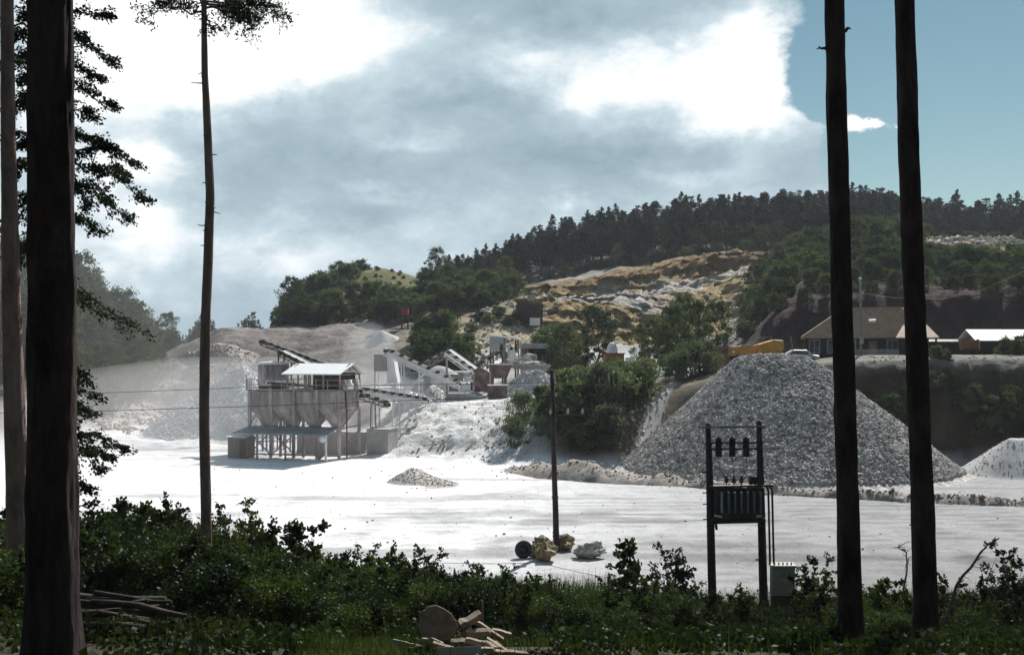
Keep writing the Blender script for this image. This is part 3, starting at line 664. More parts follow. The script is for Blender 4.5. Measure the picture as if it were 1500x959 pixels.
# bushes about the quarry
BSH = [Proto(*bush(300 + i, 3.4, 2.5, 0.30, 46, 75, 16, rk=.62), M_WOOD, M_BUSH, ('stem', 'foliage')) for i in range(3)]
BSHD = [Proto(*bush(310 + i, 4.2, 2.7, 0.32, 50, 78, 16, rk=.6), M_WOOD, M_BROAD, ('stem', 'foliage')) for i in range(3)]
BSHP = [Proto(*bush(320 + i, 4.0, 2.2, 0.25, 36, 85, 14, rk=.7, spiky=True), M_WOOD, M_PALE, ('stem', 'foliage')) for i in range(2)]
def bushes(lst, label, group, kinds, rng, name='bush', cat='bush'):
    for (px, Y, s) in lst:
        kinds[rng.integers(0, len(kinds))].put(name, label, cat, G(px, Y, -0.1), (s * rng.uniform(.9, 1.2), s * rng.uniform(.9, 1.2), s), group=group)
r4 = np.random.default_rng(33)
kn = []
for Y, a, b2, st, s in ((212, 425, 640, 22, 1.15), (224, 418, 650, 21, 1.25), (238, 425, 660, 21, 1.4), (252, 450, 670, 22, 1.1), (266, 430, 690, 24, 1.2), (204, 505, 600, 26, 1.0), (219, 412, 475, 15, .9), (231, 420, 480, 15, .95)):
    p = a
    while p < b2:
        q = p + r4.uniform(-6, 6); p += st * r4.uniform(.85, 1.2)
        if abs(q - (512 - (Y - 205) * 0.5 + 6)) < 15 and Y < 245: continue      # the bare track up the knoll
        if Y > 236 and 530 < q < 622: continue
        kn.append((q, Y + r4.uniform(-3, 3), s * r4.uniform(.75, 1.2)))
bushes(kn, 'green bush among the scrub covering the knoll behind the sandy spoil bank', 'scrub on the knoll', BSH + BSHD[:1], r4)
for px, Y, s, l in ((428, 214, .72, 'rounded dark tree standing alone at the low end of the scrubby knoll'), (497, 250, .42, 'small dark tree breaking the skyline of the scrubby knoll'), (640, 262, .7, 'dark tree where the scrubby knoll meets the forest'), (741, 236, .62, 'narrow upright tree beside the bare ledge below the forest')):
    BRD[r4.integers(0, 4)].put('tree', l, 'tree', G(px, Y), s)
bushes([(r4.uniform(528, 622), r4.uniform(240, 268), r4.uniform(.12, .3)) for i in range(26)], 'tiny bush dotted over the bare grassy dome of the knoll', 'tiny bushes on the grassy dome', BSH, r4)
bushes([(628, 222, 1.2), (652, 226, 1.3), (672, 220, 1.1), (694, 226, 1.25), (716, 224, 1.3), (735, 218, 1.1), (662, 206, 1.2), (690, 208, 1.3), (715, 206, 1.1), (640, 204, 1.2), (600, 215, 1.0), (612, 206, 1.0), (705, 244, 1.2), (738, 248, 1.2), (664, 248, 1.2), (752, 225, 1.2), (622, 212, 1.1), (645, 215, 1.2), (668, 213, 1.2), (688, 216, 1.2), (712, 214, 1.2), (730, 211, 1.0), (655, 238, 1.3), (700, 234, 1.3), (720, 238, 1.1), (683, 240, 1.2)],
       'green bush in the scrub above the long dark conveyor', 'scrub above the long conveyor', BSH + BSHD, r4)
bushes([(618, 166, .95), (636, 160, 1.25), (655, 163, 1.2), (672, 160, 1.05), (686, 165, .8), (628, 174, 1.05), (650, 175, 1.2)],
       'big dark green bush in the clump behind the dusty crushing plant', 'clump behind the crushing plant', BSHD, r4)
bushes([(700, 190, .5), (716, 188, .55), (730, 192, .6), (744, 186, .5), (690, 182, .5), (758, 190, .5)], 'low bush on the ochre bank below the long conveyor', 'low bushes on the ochre bank', BSH, r4)
bushes([(800, 168, 1.2), (812, 172, 1.25), (824, 150, 1.1), (818, 160, 1.35), (838, 152, 1.1)], 'leafy green bush growing under the lower quarry face', 'bushes under the lower face', BSH, r4)
for px, Y, s, l in ((870, 152, .72, 'bluish tree with an open crown before the pale rock face'), (826, 142, .62, 'bushy grey-green tree in front of the ochre rock')):
    BRD[r4.integers(0, 4)].put('tree', l, 'tree', G(px, Y), s)
bushes([(790, 104, .5), (806, 106, .7), (800, 113, .65), (822, 108, .9), (835, 106, 1.05), (856, 105, 1.1), (878, 106, 1.15), (902, 105, 1.15), (925, 107, 1.1), (942, 110, .9), (862, 111, 1.1), (890, 112, 1.1), (918, 113, 1.0), (842, 113, 1.0), (828, 102, .6), (848, 100, .7), (870, 100, .85), (893, 101, .9), (838, 118, .9)],
       'green bush in the thicket on the bank between the utility pole and the stone heap', 'thicket beside the stone heap', BSH + BSHP[:1], r4)
bushes([(752, 104, .75), (764, 108, .85)], 'pale dusty willow bush at the edge of the white slope', 'pale willows on the white slope', BSHP, r4)
for px, Y, s, l in ((958, 128, .52, 'dark tree at the near edge of the dark clump above the thicket'), (985, 131, .62, 'tallest dark tree of the clump behind the great stone heap'), (1018, 133, .62, 'broad dark tree in the clump behind the great stone heap'), (1050, 137, .58, 'dark tree beside the yellow machines above the stone heap'), (1000, 146, .72, 'dark tree at the back of the clump below the white rock face'), (945, 140, .5, 'small dark tree under the white rock face')):
    BRD[r4.integers(0, 4)].put('tree', l, 'tree', G(px, Y), s)
bushes([(1010, 116, .95), (995, 114, .8), (1028, 117, .85), (1038, 114, .6), (982, 117, .7)], 'silvery willow bush behind the shoulder of the stone heap', 'silvery willows by the stone heap', BSHP, r4)
rb = []
for Y, a, b2, st, s in ((149, 1100, 1530, 36, .55), (157, 1090, 1530, 34, .7), (168, 1100, 1530, 32, .8), (174, 1100, 1530, 32, .9),  (180, 1120, 1530, 33, .85), (190, 1110, 1345, 31, 1.2), (188, 1350, 1530, 33, .75), (200, 1110, 1340, 28, 1.3), (214, 1115, 1345, 26, 1.1), (226, 1130, 1350, 24, .95), (238, 1150, 1360, 26, .8)):
    p = a
    while p < b2:
        rb.append((p + r4.uniform(-8, 8), Y + r4.uniform(-4, 4), s * r4.uniform(.75, 1.25))); p += st * r4.uniform(.8, 1.2)
bushes(rb, 'green bush in the scrub on the high slope behind the tiled house', 'scrub on the slope behind the house', BSHD, r4)
bushes([(1365, 236, .5), (1402, 240, .4), (1452, 238, .5), (1490, 242, .5), (1500, 262, 1.0), (1420, 264, 1.0), (1460, 266, 1.1), (1385, 268, 1.0)], 'bush along the rocky rim below the skyline spruces', 'bushes on the rocky rim', BSH + BSHD, r4)
bushes([(830 + 44 * i, 262 + r4.uniform(-4, 4), .75) for i in range(8)], 'low bush along the grassy edge above the quarry face', 'bushes along the quarry edge', BSHD, r4)
bushes([(1374, 108, .42), (1385, 107, .3)], 'fresh green bush on the lip of the terrace below the house', 'bushes on the terrace lip', BSH, r4)
bushes([(1290 + 17 * i + r4.uniform(-9, 9), 101.5 + r4.uniform(0, 3.5), r4.uniform(.35, .75)) for i in range(17)], 'low dark bush clinging to the earth face below the terrace', 'bushes on the terrace face', BSH, r4)
bushes([(1480, 114, .5), (1505, 115, .6)], 'dark bush hanging before the white shed roof', 'bushes by the white shed', BSHD, r4)

# the wood the view looks out of: unseen trees beside and behind the viewpoint, added to darken the bank
r6 = np.random.default_rng(61)
for X, Y, s in ((-9, -6, 1.5), (-3, -10, 1.6), (4, -8, 1.5), (10, -5, 1.6), (-15, -3, 1.5), (16, 0, 1.5), (-20, 6, 1.5), (21, 9, 1.5), (20, 16, 1.35), (27, 27, 1.9), (31, 38, 2.0), (-19, 18, 1.4), (-26, 30, 1.4), (0, -18, 1.7), (-10, -18, 1.7), (10, -18, 1.7)):
    BRD[r6.integers(0, 4)].put('broadleaf_tree', 'unseen broadleaf tree of the wood about the viewpoint, added for its shade', 'tree', (X, Y, gz(X, Y)), s, group='wood about the viewpoint')
# ------------------------------------------------------------------ the quarry works
M_RUST = mat('dusty rusted sheet', (0.21, 0.175, 0.165), (0.39, 0.345, 0.335), 0.9, 0.3, bscale=5, stretch=(1.5, 1.5, 0.35), c3=(0.56, 0.52, 0.51))
M_RUST2 = mat('brown rusted plate', (0.10, 0.068, 0.055), (0.19, 0.135, 0.115), 1.2, 0.3, c3=(0.31, 0.26, 0.235))
M_STEEL = mat('weathered steel', (0.22, 0.19, 0.17), (0.38, 0.34, 0.31), 2, 0.2)
M_DARK = mat('dark oily steel', (0.035, 0.028, 0.027), (0.085, 0.065, 0.06), 2, 0.2)
M_WHITE = mat('dusted white metal', (0.72, 0.71, 0.70), (0.85, 0.84, 0.83), 1.0, 0.15)
M_ROOF = mat('bright sheet roofing', (0.76, 0.76, 0.75), (0.85, 0.85, 0.84), 0.8, 0.1, rough=.42, spec=.9)
M_GREYROOF = mat('grey fibre cement sheet', (0.27, 0.29, 0.30), (0.42, 0.43, 0.43), 0.7, 0.3)
M_CONC = mat('concrete', (0.30, 0.28, 0.27), (0.42, 0.40, 0.385), 0.8, 0.3)
M_RUBBER = mat('black rubber', (0.02, 0.02, 0.02), (0.04, 0.038, 0.036), 3, 0.2)
M_DUSTBELT = mat('dusty belt', (0.30, 0.28, 0.27), (0.5, 0.48, 0.46), 2, 0.2)
M_SHED = mat('old boards', (0.14, 0.11, 0.09), (0.27, 0.22, 0.18), 1.5, 0.4, stretch=(4, 4, 0.5))

def ribbed(mb, x0, x1, y, z0, z1, step=0.3, d=0.05, t=0.05, ny=-1):
    """ribs standing proud of a sheet along x"""
    n = int((x1 - x0) / step)
    for i in range(n):
        x = x0 + (i + 0.5) * (x1 - x0) / n
        mb.box((x - t, min(y, y + ny * d), z0), (x + t, max(y, y + ny * d), z1))
def beam_truss(mb, a, b, w, h, n, t=0.07):
    """open lattice girder from a to b, w wide, h deep"""
    a, b = Vector(a), Vector(b); d = (b - a).normalized(); s = d.cross(Vector((0, 0, 1))).normalized() * w / 2; u = s.cross(d).normalized() * h
    for q in (-s, s):
        mb.bar(a + q, b + q, t); mb.bar(a + q + u, b + q + u, t)
        for i in range(n):
            p0 = a + (b - a) * (i / n) + q; p1 = a + (b - a) * ((i + 1) / n) + q
            mb.bar(p0 + (u if i % 2 else Vector()), p1 + (Vector() if i % 2 else u), t * 0.7)
    for i in range(n + 1):
        p = a + (b - a) * (i / n); mb.bar(p - s, p + s, t * 0.7)
def conveyor(name, label, A, B, w=0.9, h=0.55, mframe=None, mbelt=None, legs=(), n=10, roller=True, mleg=None):
    A, B = Vector(A), Vector(B); base = A.copy(); base.z = gz(A.x, A.y)
    t = thing(name, label, 'conveyor', base); a, b = A - base, B - base
    mb = MB(); beam_truss(mb, a, b, w, h, n)
    if mframe is M_WHITE:                                              # dusted side sheeting
        dd = (b - a).normalized(); ss = dd.cross(Vector((0, 0, 1))).normalized(); uu = ss.cross(dd).normalized(); q0 = (a + b) / 2 + uu * h * .62
        for sg in (-1, 1): mb.bar(a + ss * sg * (w / 2 + .07) + uu * h * .55, b + ss * sg * (w / 2 + .07) + uu * h * .55, .04, h * .42)
    mb.build('frame', mframe or M_STEEL, t)
    d = (b - a).normalized(); s = d.cross(Vector((0, 0, 1))).normalized(); u = s.cross(d).normalized()
    k = MB(); o = u * (h + 0.10)
    vs = []
    for p in (a + o, b + o): vs += [p - s*w*.45 + u*.12, p - s*w*.2, p + s*w*.2, p + s*w*.45 + u*.12, p + s*w*.45 + u*.18, p + s*w*.2 + u*.06, p - s*w*.2 + u*.06, p - s*w*.45 + u*.18]
    k.add(vs, [(i, (i+1) % 8, 8 + (i+1) % 8, 8 + i) for i in range(8)] + [tuple(reversed(range(8))), tuple(range(8, 16))]); k.build('belt', mbelt or M_DUSTBELT, t)
    if roller:
        for e in (a, b):
            q = MB(); q.tube([e + u * (h - 0.08) - s * w * .52, e + u * (h - 0.08) + s * w * .52], 0.2, 12); q.build('drum', M_DARK, t)
        L = (b - a).length; m = int(L / 1.05)
        q = MB()
        for i in range(m): 
            p = a + d * (i + .5) * L / m; q.tube([p + u * (h + .02) - s * w * .55, p + u * (h + .02) + s * w * .55], .085, 6)
            [q.box((-0.24, -0.1, 0.0), (0.24, 0.1, 0.26), Matrix.Translation(p + u * h + s * sg * w * .62)) for sg in (-1, 1)]
        q.build('idler_rollers', M_DARK, t)
    for f in legs:
        p = a + (b - a) * f; W = p + base; g = gz(W.x, W.y) - base.z
        q = MB()
        for sg in (-1, 1): q.bar(p + s * sg * w * .5, Vector((p.x, p.y, g - .3)) + s * sg * w * .75, .13)
        zz = (p.z + g) / 2; q.bar(Vector((p.x, p.y, zz)) - s * w * .6, Vector((p.x, p.y, zz)) + s * w * .6, .09)
        q.build('leg', mleg or mframe or M_STEEL, t)
    return t

# --- the aggregate bins: four hoppers on legs under a deck with a roofed drive house
def aggregate_bins():
    a = R(15.5); W_, D_ = 9.8, 4.7
    t = thing('aggregate_bins', 'rust brown row of four raised hopper bins with a white roofed deck on top', 'silo', (-25.9, 107.7, 0), -a)
    bw = W_ / 4
    for i in range(4):
        x0, x1 = i * bw + 0.06, (i + 1) * bw - 0.06
        m = MB(); m.box((x0, 0.18, 4.82), (x1, D_, 6.5))
        ribbed(m, x0 + .08, x1 - .08, 0.18, 4.9, 6.42, 0.27, 0.05, 0.05)
        m.box((x0, 0.10, 5.6), (x1, 0.18, 5.68))
        if i == 3:
            for k in range(13): y = .5 + k * .32; m.box((x1, y, 4.9), (x1 + .045, y + .09, 6.42))
            m.box((x1, 0.25, 5.55), (x1 + .07, D_, 5.65)); m.box((x1, 0.2, 4.76), (x1 + .1, D_, 4.88))
        b_ = m.build('bin', M_RUST, t)
        h = MB(); xm = (x0 + x1) / 2
        h.hull8([Vector(v) for v in ((xm-.34, 1.6, 3.0), (xm+.34, 1.6, 3.0), (xm+.34, 2.8, 3.0), (xm-.34, 2.8, 3.0), (x0, .2, 4.815), (x1, .2, 4.815), (x1, D_-.05, 4.815), (x0, D_-.05, 4.815))])
        h.build('hopper', M_RUST, b_)
        g = MB(); g.box((xm - .4, 1.5, 2.72), (xm + .4, 2.9, 2.995)); g.bar((xm - .4, 1.45, 2.85), (xm + .65, 1.4, 2.9), .07); g.build('gate', M_DARK, b_)
    for i in range(5):
        x = min(max(i * bw, .12), W_ - .12)
        m = MB(); m.box((x - .13, -0.06, -.2), (x + .13, .165, 6.56)); m.build('leg', M_RUST, t)
        m = MB(); m.box((x - .12, D_ + .01, -.2), (x + .12, D_ + .24, 4.8)); m.build('leg', M_RUST, t)
        if i in (1, 2):
            m = MB(); m.box((x + .45, 0.9, -.2), (x + .66, 1.1, 4.2)); m.build('leg', M_RUST, t)
    def br(p, q, w=.1): m = MB(); m.bar(p, q, w); m.build('brace', M_STEEL, t)
    br((.1, .05, .3), (bw, .05, 2.6)); br((.1, -.05, 2.6), (bw, -.05, .3)); br((bw, .3, .3), (2 * bw, .3, 2.4)); br((bw, .4, 2.4), (2 * bw, .4, .3))
    br((.05, D_, .3), (2 * bw, D_, 2.6), .08); br((W_ + .02, 0, 3.0), (W_ + .02, D_, 3.0), .14); br((W_ + .05, 0, 2.7), (W_ + .05, D_, .3), .12); br((W_ - .04, 0, .3), (W_ - .04, D_, 2.7), .09)
    br((0, -.12, .35), (W_, -.12, .35), .12); br((0, .1, 1.6), (2 * bw, .1, 1.6), .07); br((W_ + .03, 0, 3.1), (W_ + .03, D_ / 2, 4.7), .09); br((.1, .1, 3.0), (1.0, .1, 4.6), .08)
    m = MB(); m.box((-.15, -.15, 6.565), (W_ + .2, D_ + .3, 6.68)); dk = m.build('deck', M_STEEL, t)
    m = MB()
    for x in np.arange(0, W_ + .1, 1.22):
        for y in (-.08, D_ + .2): m.bar((x, y, 6.6), (x, y, 7.6), .06)
    for z in (7.1, 7.6):
        for y in (-.08, D_ + .2): m.bar((0, y, z), (W_, y, z), .05)
        m.bar((W_ + .1, 0, z), (W_ + .1, D_, z), .05); m.bar((-.05, 0, z), (-.05, D_, z), .05)
    m.bar((-.12, -.1, 6.6), (-.12, -.1, 8.1), .08); m.build('railing', M_STEEL, t)
    # roof over the drive house
    m = MB(); x0, x1 = 3.9, 10.05
    def slab(y0, z0, y1, z1, th=.09): m.hull8([Vector(v) for v in ((x0, y0, z0), (x1, y0, z0), (x1, y1, z1), (x0, y1, z1), (x0, y0, z0+th), (x1, y0, z0+th), (x1, y1, z1+th), (x0, y1, z1+th))])
    slab(-.6, 8.12, 2.75, 9.1); slab(2.76, 9.1, 6.0, 8.0); rf = m.build('roof', M_ROOF, t)
    m = MB()
    for x in (4.2, 6.2, 8.0, 9.75):
        for y, z in ((.1, 8.2), (4.7, 8.2)): m.box((x - .06, y - .06, 6.68), (x + .06, y + .06, z))
    for y, z in ((.1, 8.15), (4.7, 8.15)): m.bar((4.1, y, z), (9.9, y, z), .1)
    for x in (4.2, 9.75): m.bar((x, .1, 8.15), (x, 2.35, 9.15), .09); m.bar((x, 4.7, 8.15), (x, 2.35, 9.15), .09); m.bar((x, .1, 8.1), (x, 4.7, 8.1), .08); m.bar((x, 2.35, 8.1), (x, 2.35, 9.15), .07)
    m.bar((4.2, .1, 6.8), (6.2, .1, 8.1), .06); m.build('roof_frame', M_STEEL, t)
    m = MB(); m.box((6.75, .45, 6.69), (9.55, 4.2, 8.28)); ribbed(m, 6.8, 9.5, .45, 6.7, 8.25, .35, .04, .04); m.build('drive_house', M_DARK, t)
    for k, (x, y, s) in enumerate(((9.85, .7, .35), (9.9, 1.8, .45), (9.85, 3.2, .4), (9.8, 4.0, .3))):
        m = MB(); m.lathe((x, y, 6.7), [(s, 0), (s, .5), (s * .7, .62), (s * .7, .9)], 12); m.build('motor', M_WHITE if k % 2 else M_STEEL, t)
    m = MB(); m.box((2.3, .5, 6.69), (3.4, 2.0, 7.2)); m.box((.9, .6, 6.69), (1.9, 1.7, 7.0)); m.bar((2.0, .3, 7.3), (6.9, .8, 6.95), .3, .22); m.build('chute', M_DARK, t)
    m = MB()
    for x in (-.42, -.02): m.bar((-.3, 1.2 + x, -.1), (-.3, 1.2 + x, 7.6), .06)
    for k in range(24): m.bar((-.3, .78, .2 + k * .31), (-.3, 1.18, .2 + k * .31), .035)
    m.build('ladder', M_STEEL, t)
    m = MB(); m.tube([(W_ + .25, 1.0, .1), (W_ + .25, 1.0, 4.6), (W_ - .1, 1.4, 6.9)], .07, 8); m.build('pipe', M_DARK, t)
    # awning over the loading lane
    m = MB(); aw = [(-.7, -2.0, 2.42), (9.45, -2.0, 2.42), (9.7, -.08, 3.02), (.25, -.08, 3.02)]
    m.hull8([Vector(v) for v in aw] + [Vector(v) + Vector((0, 0, .08)) for v in aw])
    for k in range(28):
        f = (k + .5) / 28; p = Vector(aw[0]).lerp(Vector(aw[1]), f); q = Vector(aw[3]).lerp(Vector(aw[2]), f); m.bar(p + Vector((0, 0, .1)), q + Vector((0, 0, .1)), .12, .05)
    m.build('awning', M_GREYROOF, t)
    for x in (2.0, 5.0, 9.2):
        m = MB(); m.box((x - .08, -1.95, -.2), (x + .08, -1.8, 2.43)); m.build('awning_post', M_WHITE if x > 9 else M_RUST, t)
    m = MB(); m.lathe((0, 0, 0), [(.02, -.12), (.32, -.1), (.32, .1), (.02, .12)], 16, Matrix.Rotation(R(90), 3, 'X')); o = m.build('lamp_reflector', M_WHITE, t); o.location = (8.95, -2.1, 2.1)
    m = MB(); m.bar((7.8, -.6, .05), (8.9, -.5, 1.0), .3, .25); m.bar((7.6, -.4, .05), (8.2, -.6, 1.5), .08); m.build('loading_chute', M_STEEL, t)
aggregate_bins()
t = thing('weigh_hut', 'small boarded hut under the end of the bins, with a flat pale roof', 'hut', (-27.6, 106.6, 0), -R(15))
m = MB(); m.box((0, 0, -.2), (2.0, 1.7, 2.05)); ribbed(m, .02, 1.98, 0, 0, 2.0, .22, .03, .04); m.build('wall', M_SHED, t)
m = MB(); m.hull8([Vector(v) for v in ((-.15,-.2,2.055),(2.1,-.2,2.055),(2.1,1.8,2.3),(-.15,1.8,2.3),(-.15,-.2,2.13),(2.1,-.2,2.13),(2.1,1.8,2.38),(-.15,1.8,2.38))]); m.build('roof', M_WHITE, t)
m = MB(); m.box((1.3, -.04, 0), (1.95, -.005, 1.9)); m.build('door', M_DARK, t)
t = thing('concrete_wall', 'long grey concrete bunker wall standing under the bins', 'wall', (-22.2, 113.2, 0), -R(15.5))
m = MB(); m.box((0, 0, -.3), (7.6, .45, 2.2)); m.box((0, -.08, -.3), (7.6, -.003, .25)); m.build('wall', M_CONC, t, .03)
t = thing('concrete_block', 'square grey concrete block store just beyond the end of the bins', 'bunker', (-14.4, 108.8, 0), -R(14))
m = MB(); m.box((0, 0, -.3), (2.25, 3.0, 2.6)); m.build('wall', M_CONC, t, .04)
m = MB(); m.box((-.05, -.05, 2.603), (2.3, 3.05, 2.70)); m.build('coping', M_CONC, t)
# round bin behind
t = thing('round_bin', 'round rust brown bin with a white dusted rim behind the hopper row', 'silo', (-25.1, 115.5, 0))
m = MB(); m.lathe((0, 0, 0), [(1.55, 6.6), (1.55, 9.05)], 28)
for k in range(28): a_ = k / 28 * 6.283; m.box((1.53, -.04, 6.65), (1.6, .04, 9.0), Matrix.Rotation(a_, 4, 'Z'))
dr = m.build('drum', M_RUST, t)
m = MB(); m.lathe((0, 0, 0), [(1.62, 9.055), (1.66, 9.2), (1.3, 9.3), (.2, 9.35)], 28); m.build('rim', M_WHITE, t)
m = MB(); m.lathe((0, 0, 0), [(.4, 4.9), (1.5, 6.595)], 20); m.build('hopper', M_RUST, t)
for k in range(4): a_ = R(45 + 90 * k); m = MB(); m.bar((1.3 * math.cos(a_), 1.3 * math.sin(a_), -.3), (1.35 * math.cos(a_), 1.35 * math.sin(a_), 6.6), .2); m.build('leg', M_STEEL, t)
m = MB()
for k in range(9): m.box((-.2 + .3 * math.sin(k * 2.1), -.3, 0), (.35 + .2 * math.cos(k), .2, .3), Matrix.Translation((-.6 + k * .33, -1.7 + .1 * math.sin(k), 6.7 + .18 * (k % 3))))
m.bar((-1.7, -1.8, 6.6), (2.4, -1.8, 6.6), .2); m.build('walkway', M_WHITE, t)
conveyor('belt_conveyor', 'long thin conveyor slanting down from the upper spoil towards the white bin roof', P(384, 505, 119), P(480, 541, 114), .8, .4, M_DARK, M_DUSTBELT, (.3, .7), 12)
conveyor('belt_conveyor', 'short conveyor with a white head over the round bin', P(412, 521, 116), P(452, 541, 113), .8, .4, M_DARK, M_WHITE, (.5,), 6)
conveyor('belt_conveyor', 'low conveyor with black rollers running from the bins up the white slope', P(526, 577, 110.5), P(622, 592, 117), .9, .45, M_WHITE, M_DUSTBELT, (.25, .55, .8), 10)
conveyor('belt_conveyor', 'lower ramped chute conveyor tucked under the one with black rollers', P(527, 584, 110), P(566, 597, 112), .8, .4, M_STEEL, M_WHITE, (.5,), 6)
conveyor('belt_conveyor', 'white main conveyor with a row of black rollers climbing over the plant', P(563, 520, 122), P(668, 568, 125), 1.1, .6, M_WHITE, M_WHITE, (.25, .5, .75), 12)
conveyor('belt_conveyor', 'white steep conveyor coming down from the peak of the screen frame', P(653, 521, 133), P(694, 550, 131), 1.0, .7, M_WHITE, M_WHITE, (), 6)
conveyor('belt_conveyor', 'grey conveyor feeding the peak of the screen frame from behind the heaps', P(608, 547, 136), P(654, 523, 134), .9, .5, M_STEEL, M_DUSTBELT, (.4,), 8)
conveyor('belt_conveyor', 'dark feed conveyor between the screen frame and the crusher cabin', P(700, 540, 140), P(733, 521, 142), .9, .5, M_DARK, M_DARK, (.5,), 6)
conveyor('belt_conveyor', 'very long dark conveyor crossing the scrub below the forest', P(568, 448.5, 196), P(772, 474, 188), 1.2, .8, M_DARK, M_DARK, (.2, .36, .52, .66, .8, .93), 26, True)
# white transfer tower, screen frame, hoppers
t = thing('transfer_tower', 'grey topped white transfer tower at the head of the main conveyor', 'tower', G(566, 125), R(-8))
g0 = t.location.z; zt = P(0, 519, 125).z - g0
m = MB(); m.box((-1.2, -1, zt - 1.9), (.2, 1, zt)); m.build('bin', M_CONC, t)
m = MB(); m.hull8([Vector(v) for v in ((.3,-.8,zt-3.2),(1.5,-.8,zt-3.2),(1.5,.8,zt-3.2),(.3,.8,zt-3.2),(.21,-.8,zt-.2),(1.0,-.8,zt-.2),(1.0,.8,zt-.2),(.21,.8,zt-.2))]); m.build('chute', M_WHITE, t)
for x, y in ((-1.1, -.9), (1.2, -.9), (-1.1, .9), (1.2, .9)): m = MB(); m.box((x-.09, y-.09, -.4), (x+.09, y+.09, zt - 1.9 if x < 0 else zt - 3.1)); m.build('leg', M_WHITE, t)
m = MB(); m.bar((-1.1, -.9, .2), (1.2, -.9, zt - 3.2), .1); m.box((-1.8, -1.2, zt - 3.9), (1.8, 1.2, zt - 3.75)); m.build('platform', M_WHITE, t)
t = thing('screen_frame', 'white screening machine in a tall open steel frame', 'machine', G(674, 128), R(4))
zt = P(0, 521, 128).z - t.location.z
for x, y, h in ((-1.55, -1, zt), (1.55, -1, zt - 2.0), (-1.55, 1.2, zt), (1.55, 1.2, zt - 2.0)): m = MB(); m.box((x-.11, y-.11, -.4), (x+.11, y+.11, h)); m.build('post', M_STEEL, t)
m = MB()
for z in (.9, 2.1, 3.2): m.box((-1.5, -1.02, z), (1.5, 1.2, z + .14))
m.build('deck', M_WHITE, t)
for k, (x, z, w, h) in enumerate(((-.75, 1.05, 1.1, .6), (.6, 1.05, 1.2, .75), (-.4, 2.25, 1.5, .7), (.9, 2.25, .8, .5))):
    m = MB(); m.box((x - w/2, -.7, z), (x + w/2, .8, z + h)); m.box((x - w/2 + .1, -.76, z + .12), (x + w/2 - .1, -.705, z + h - .12)); m.build('sieve_box', M_WHITE if k % 2 else M_STEEL, t)
for p_, q_, w_ in (((-1.5, -1.1, 2.1), (1.5, -1.1, .2), .13), ((1.5, -1.1, 3.2), (0, -1.1, .9), .1), ((-1.5, -1.1, zt), (1.6, -1.1, zt - 2), .16), ((-1.5, 1.3, zt), (1.6, 1.3, zt - 2), .16)):
    m = MB(); m.bar(p_, q_, w_); m.build('brace', M_WHITE, t)
m = MB(); m.box((-1.7, -1.3, -.3), (1.7, -1.12, .75)); m.build('base_wall', M_CONC, t)
t = thing('hopper_house', 'brown plated hopper with a gabled front beside the screen frame', 'hopper', G(704, 131), R(-3))
m = MB(); zt = P(0, 537, 131).z - t.location.z
pr = [(-1.1, .8), (1.1, .8), (1.1, zt - .7), (0, zt), (-1.1, zt - .7)]
m.add([(x, -1, z) for x, z in pr] + [(x, 1.2, z) for x, z in pr], [(0,1,2,3,4), (9,8,7,6,5)] + [(i, i+5, (i+1) % 5 + 5, (i+1) % 5) for i in range(5)]); m.build('body', M_RUST2, t)
m = MB()
for i in range(5): p, q = pr[i], pr[(i+1) % 5]; m.bar((p[0], -1.06, p[1]), (q[0], -1.06, q[1]), .12)
m.build('edge_frame', M_RUST2, t)
for x in (-.95, .95):
    for y in (-.9, 1.0): m = MB(); m.box((x-.1, y-.1, -.4), (x+.1, y+.1, .795)); m.build('leg', M_STEEL, t)
for p_, q_ in (((-.9, -.95, 0), (.9, -.95, .75)), ((.9, -.97, 0), (-.9, -.97, .75))): m = MB(); m.bar(p_, q_, .1); m.build('brace', M_STEEL, t)
t = thing('feed_trough', 'brown tapering feed trough with a pale rim next to the gabled hopper', 'hopper', G(731, 138), R(6))
zt = P(0, 534, 138).z - t.location.z
m = MB(); m.hull8([Vector(v) for v in ((-1.0,-.9,zt-1.7),(.9,-.9,zt-1.7),(.9,.9,zt-1.7),(-1.0,.9,zt-1.7),(-1.3,-1.3,zt),(1.5,-1.3,zt),(1.5,1.3,zt),(-1.3,1.3,zt))]); m.build('body', M_RUST2, t)
m = MB(); m.box((-1.4, -1.4, zt + .003), (1.6, -1.25, zt + .13)); m.box((-1.4, 1.25, zt + .003), (1.6, 1.4, zt + .13)); m.build('rim', M_WHITE, t)
for x in (-.9, .8):
    for y in (-.8, .8): m = MB(); m.box((x-.1, y-.1, -.4), (x+.1, y+.1, zt - 1.7)); m.build('leg', M_RUST2, t)
t = thing('low_bunker', 'low brown plank bunker at the foot of the grey gravel heap', 'bunker', G(729, 128), R(5))
m = MB(); m.box((-1.1, -.3, -.3), (1.1, .3, 1.5)); ribbed(m, -1.08, 1.08, -.3, -.2, 1.46, .24, .04, .05); m.build('wall', M_RUST2, t); m = MB(); m.box((-1.2, -.36, 1.503), (1.2, .36, 1.64)); m.build('coping', M_WHITE, t)
t = thing('crusher_cabin', 'grey control cabin on stilts with a white roof slab above the crusher', 'cabin', G(733, 150), R(-12))
g0 = t.location.z; zt = P(0, 491, 150).z - g0
m = MB(); m.box((-1.3, -.9, zt - 2.1), (.6, .9, zt - .2)); cb = m.build('cabin', M_CONC, t)
m = MB(); m.box((-1.1, -.94, zt - 1.3), (.3, -.905, zt - .5)); m.build('window', mat('dusty glass', (.2, .24, .27), (.4, .44, .46), 1, 0, rough=.3), cb)
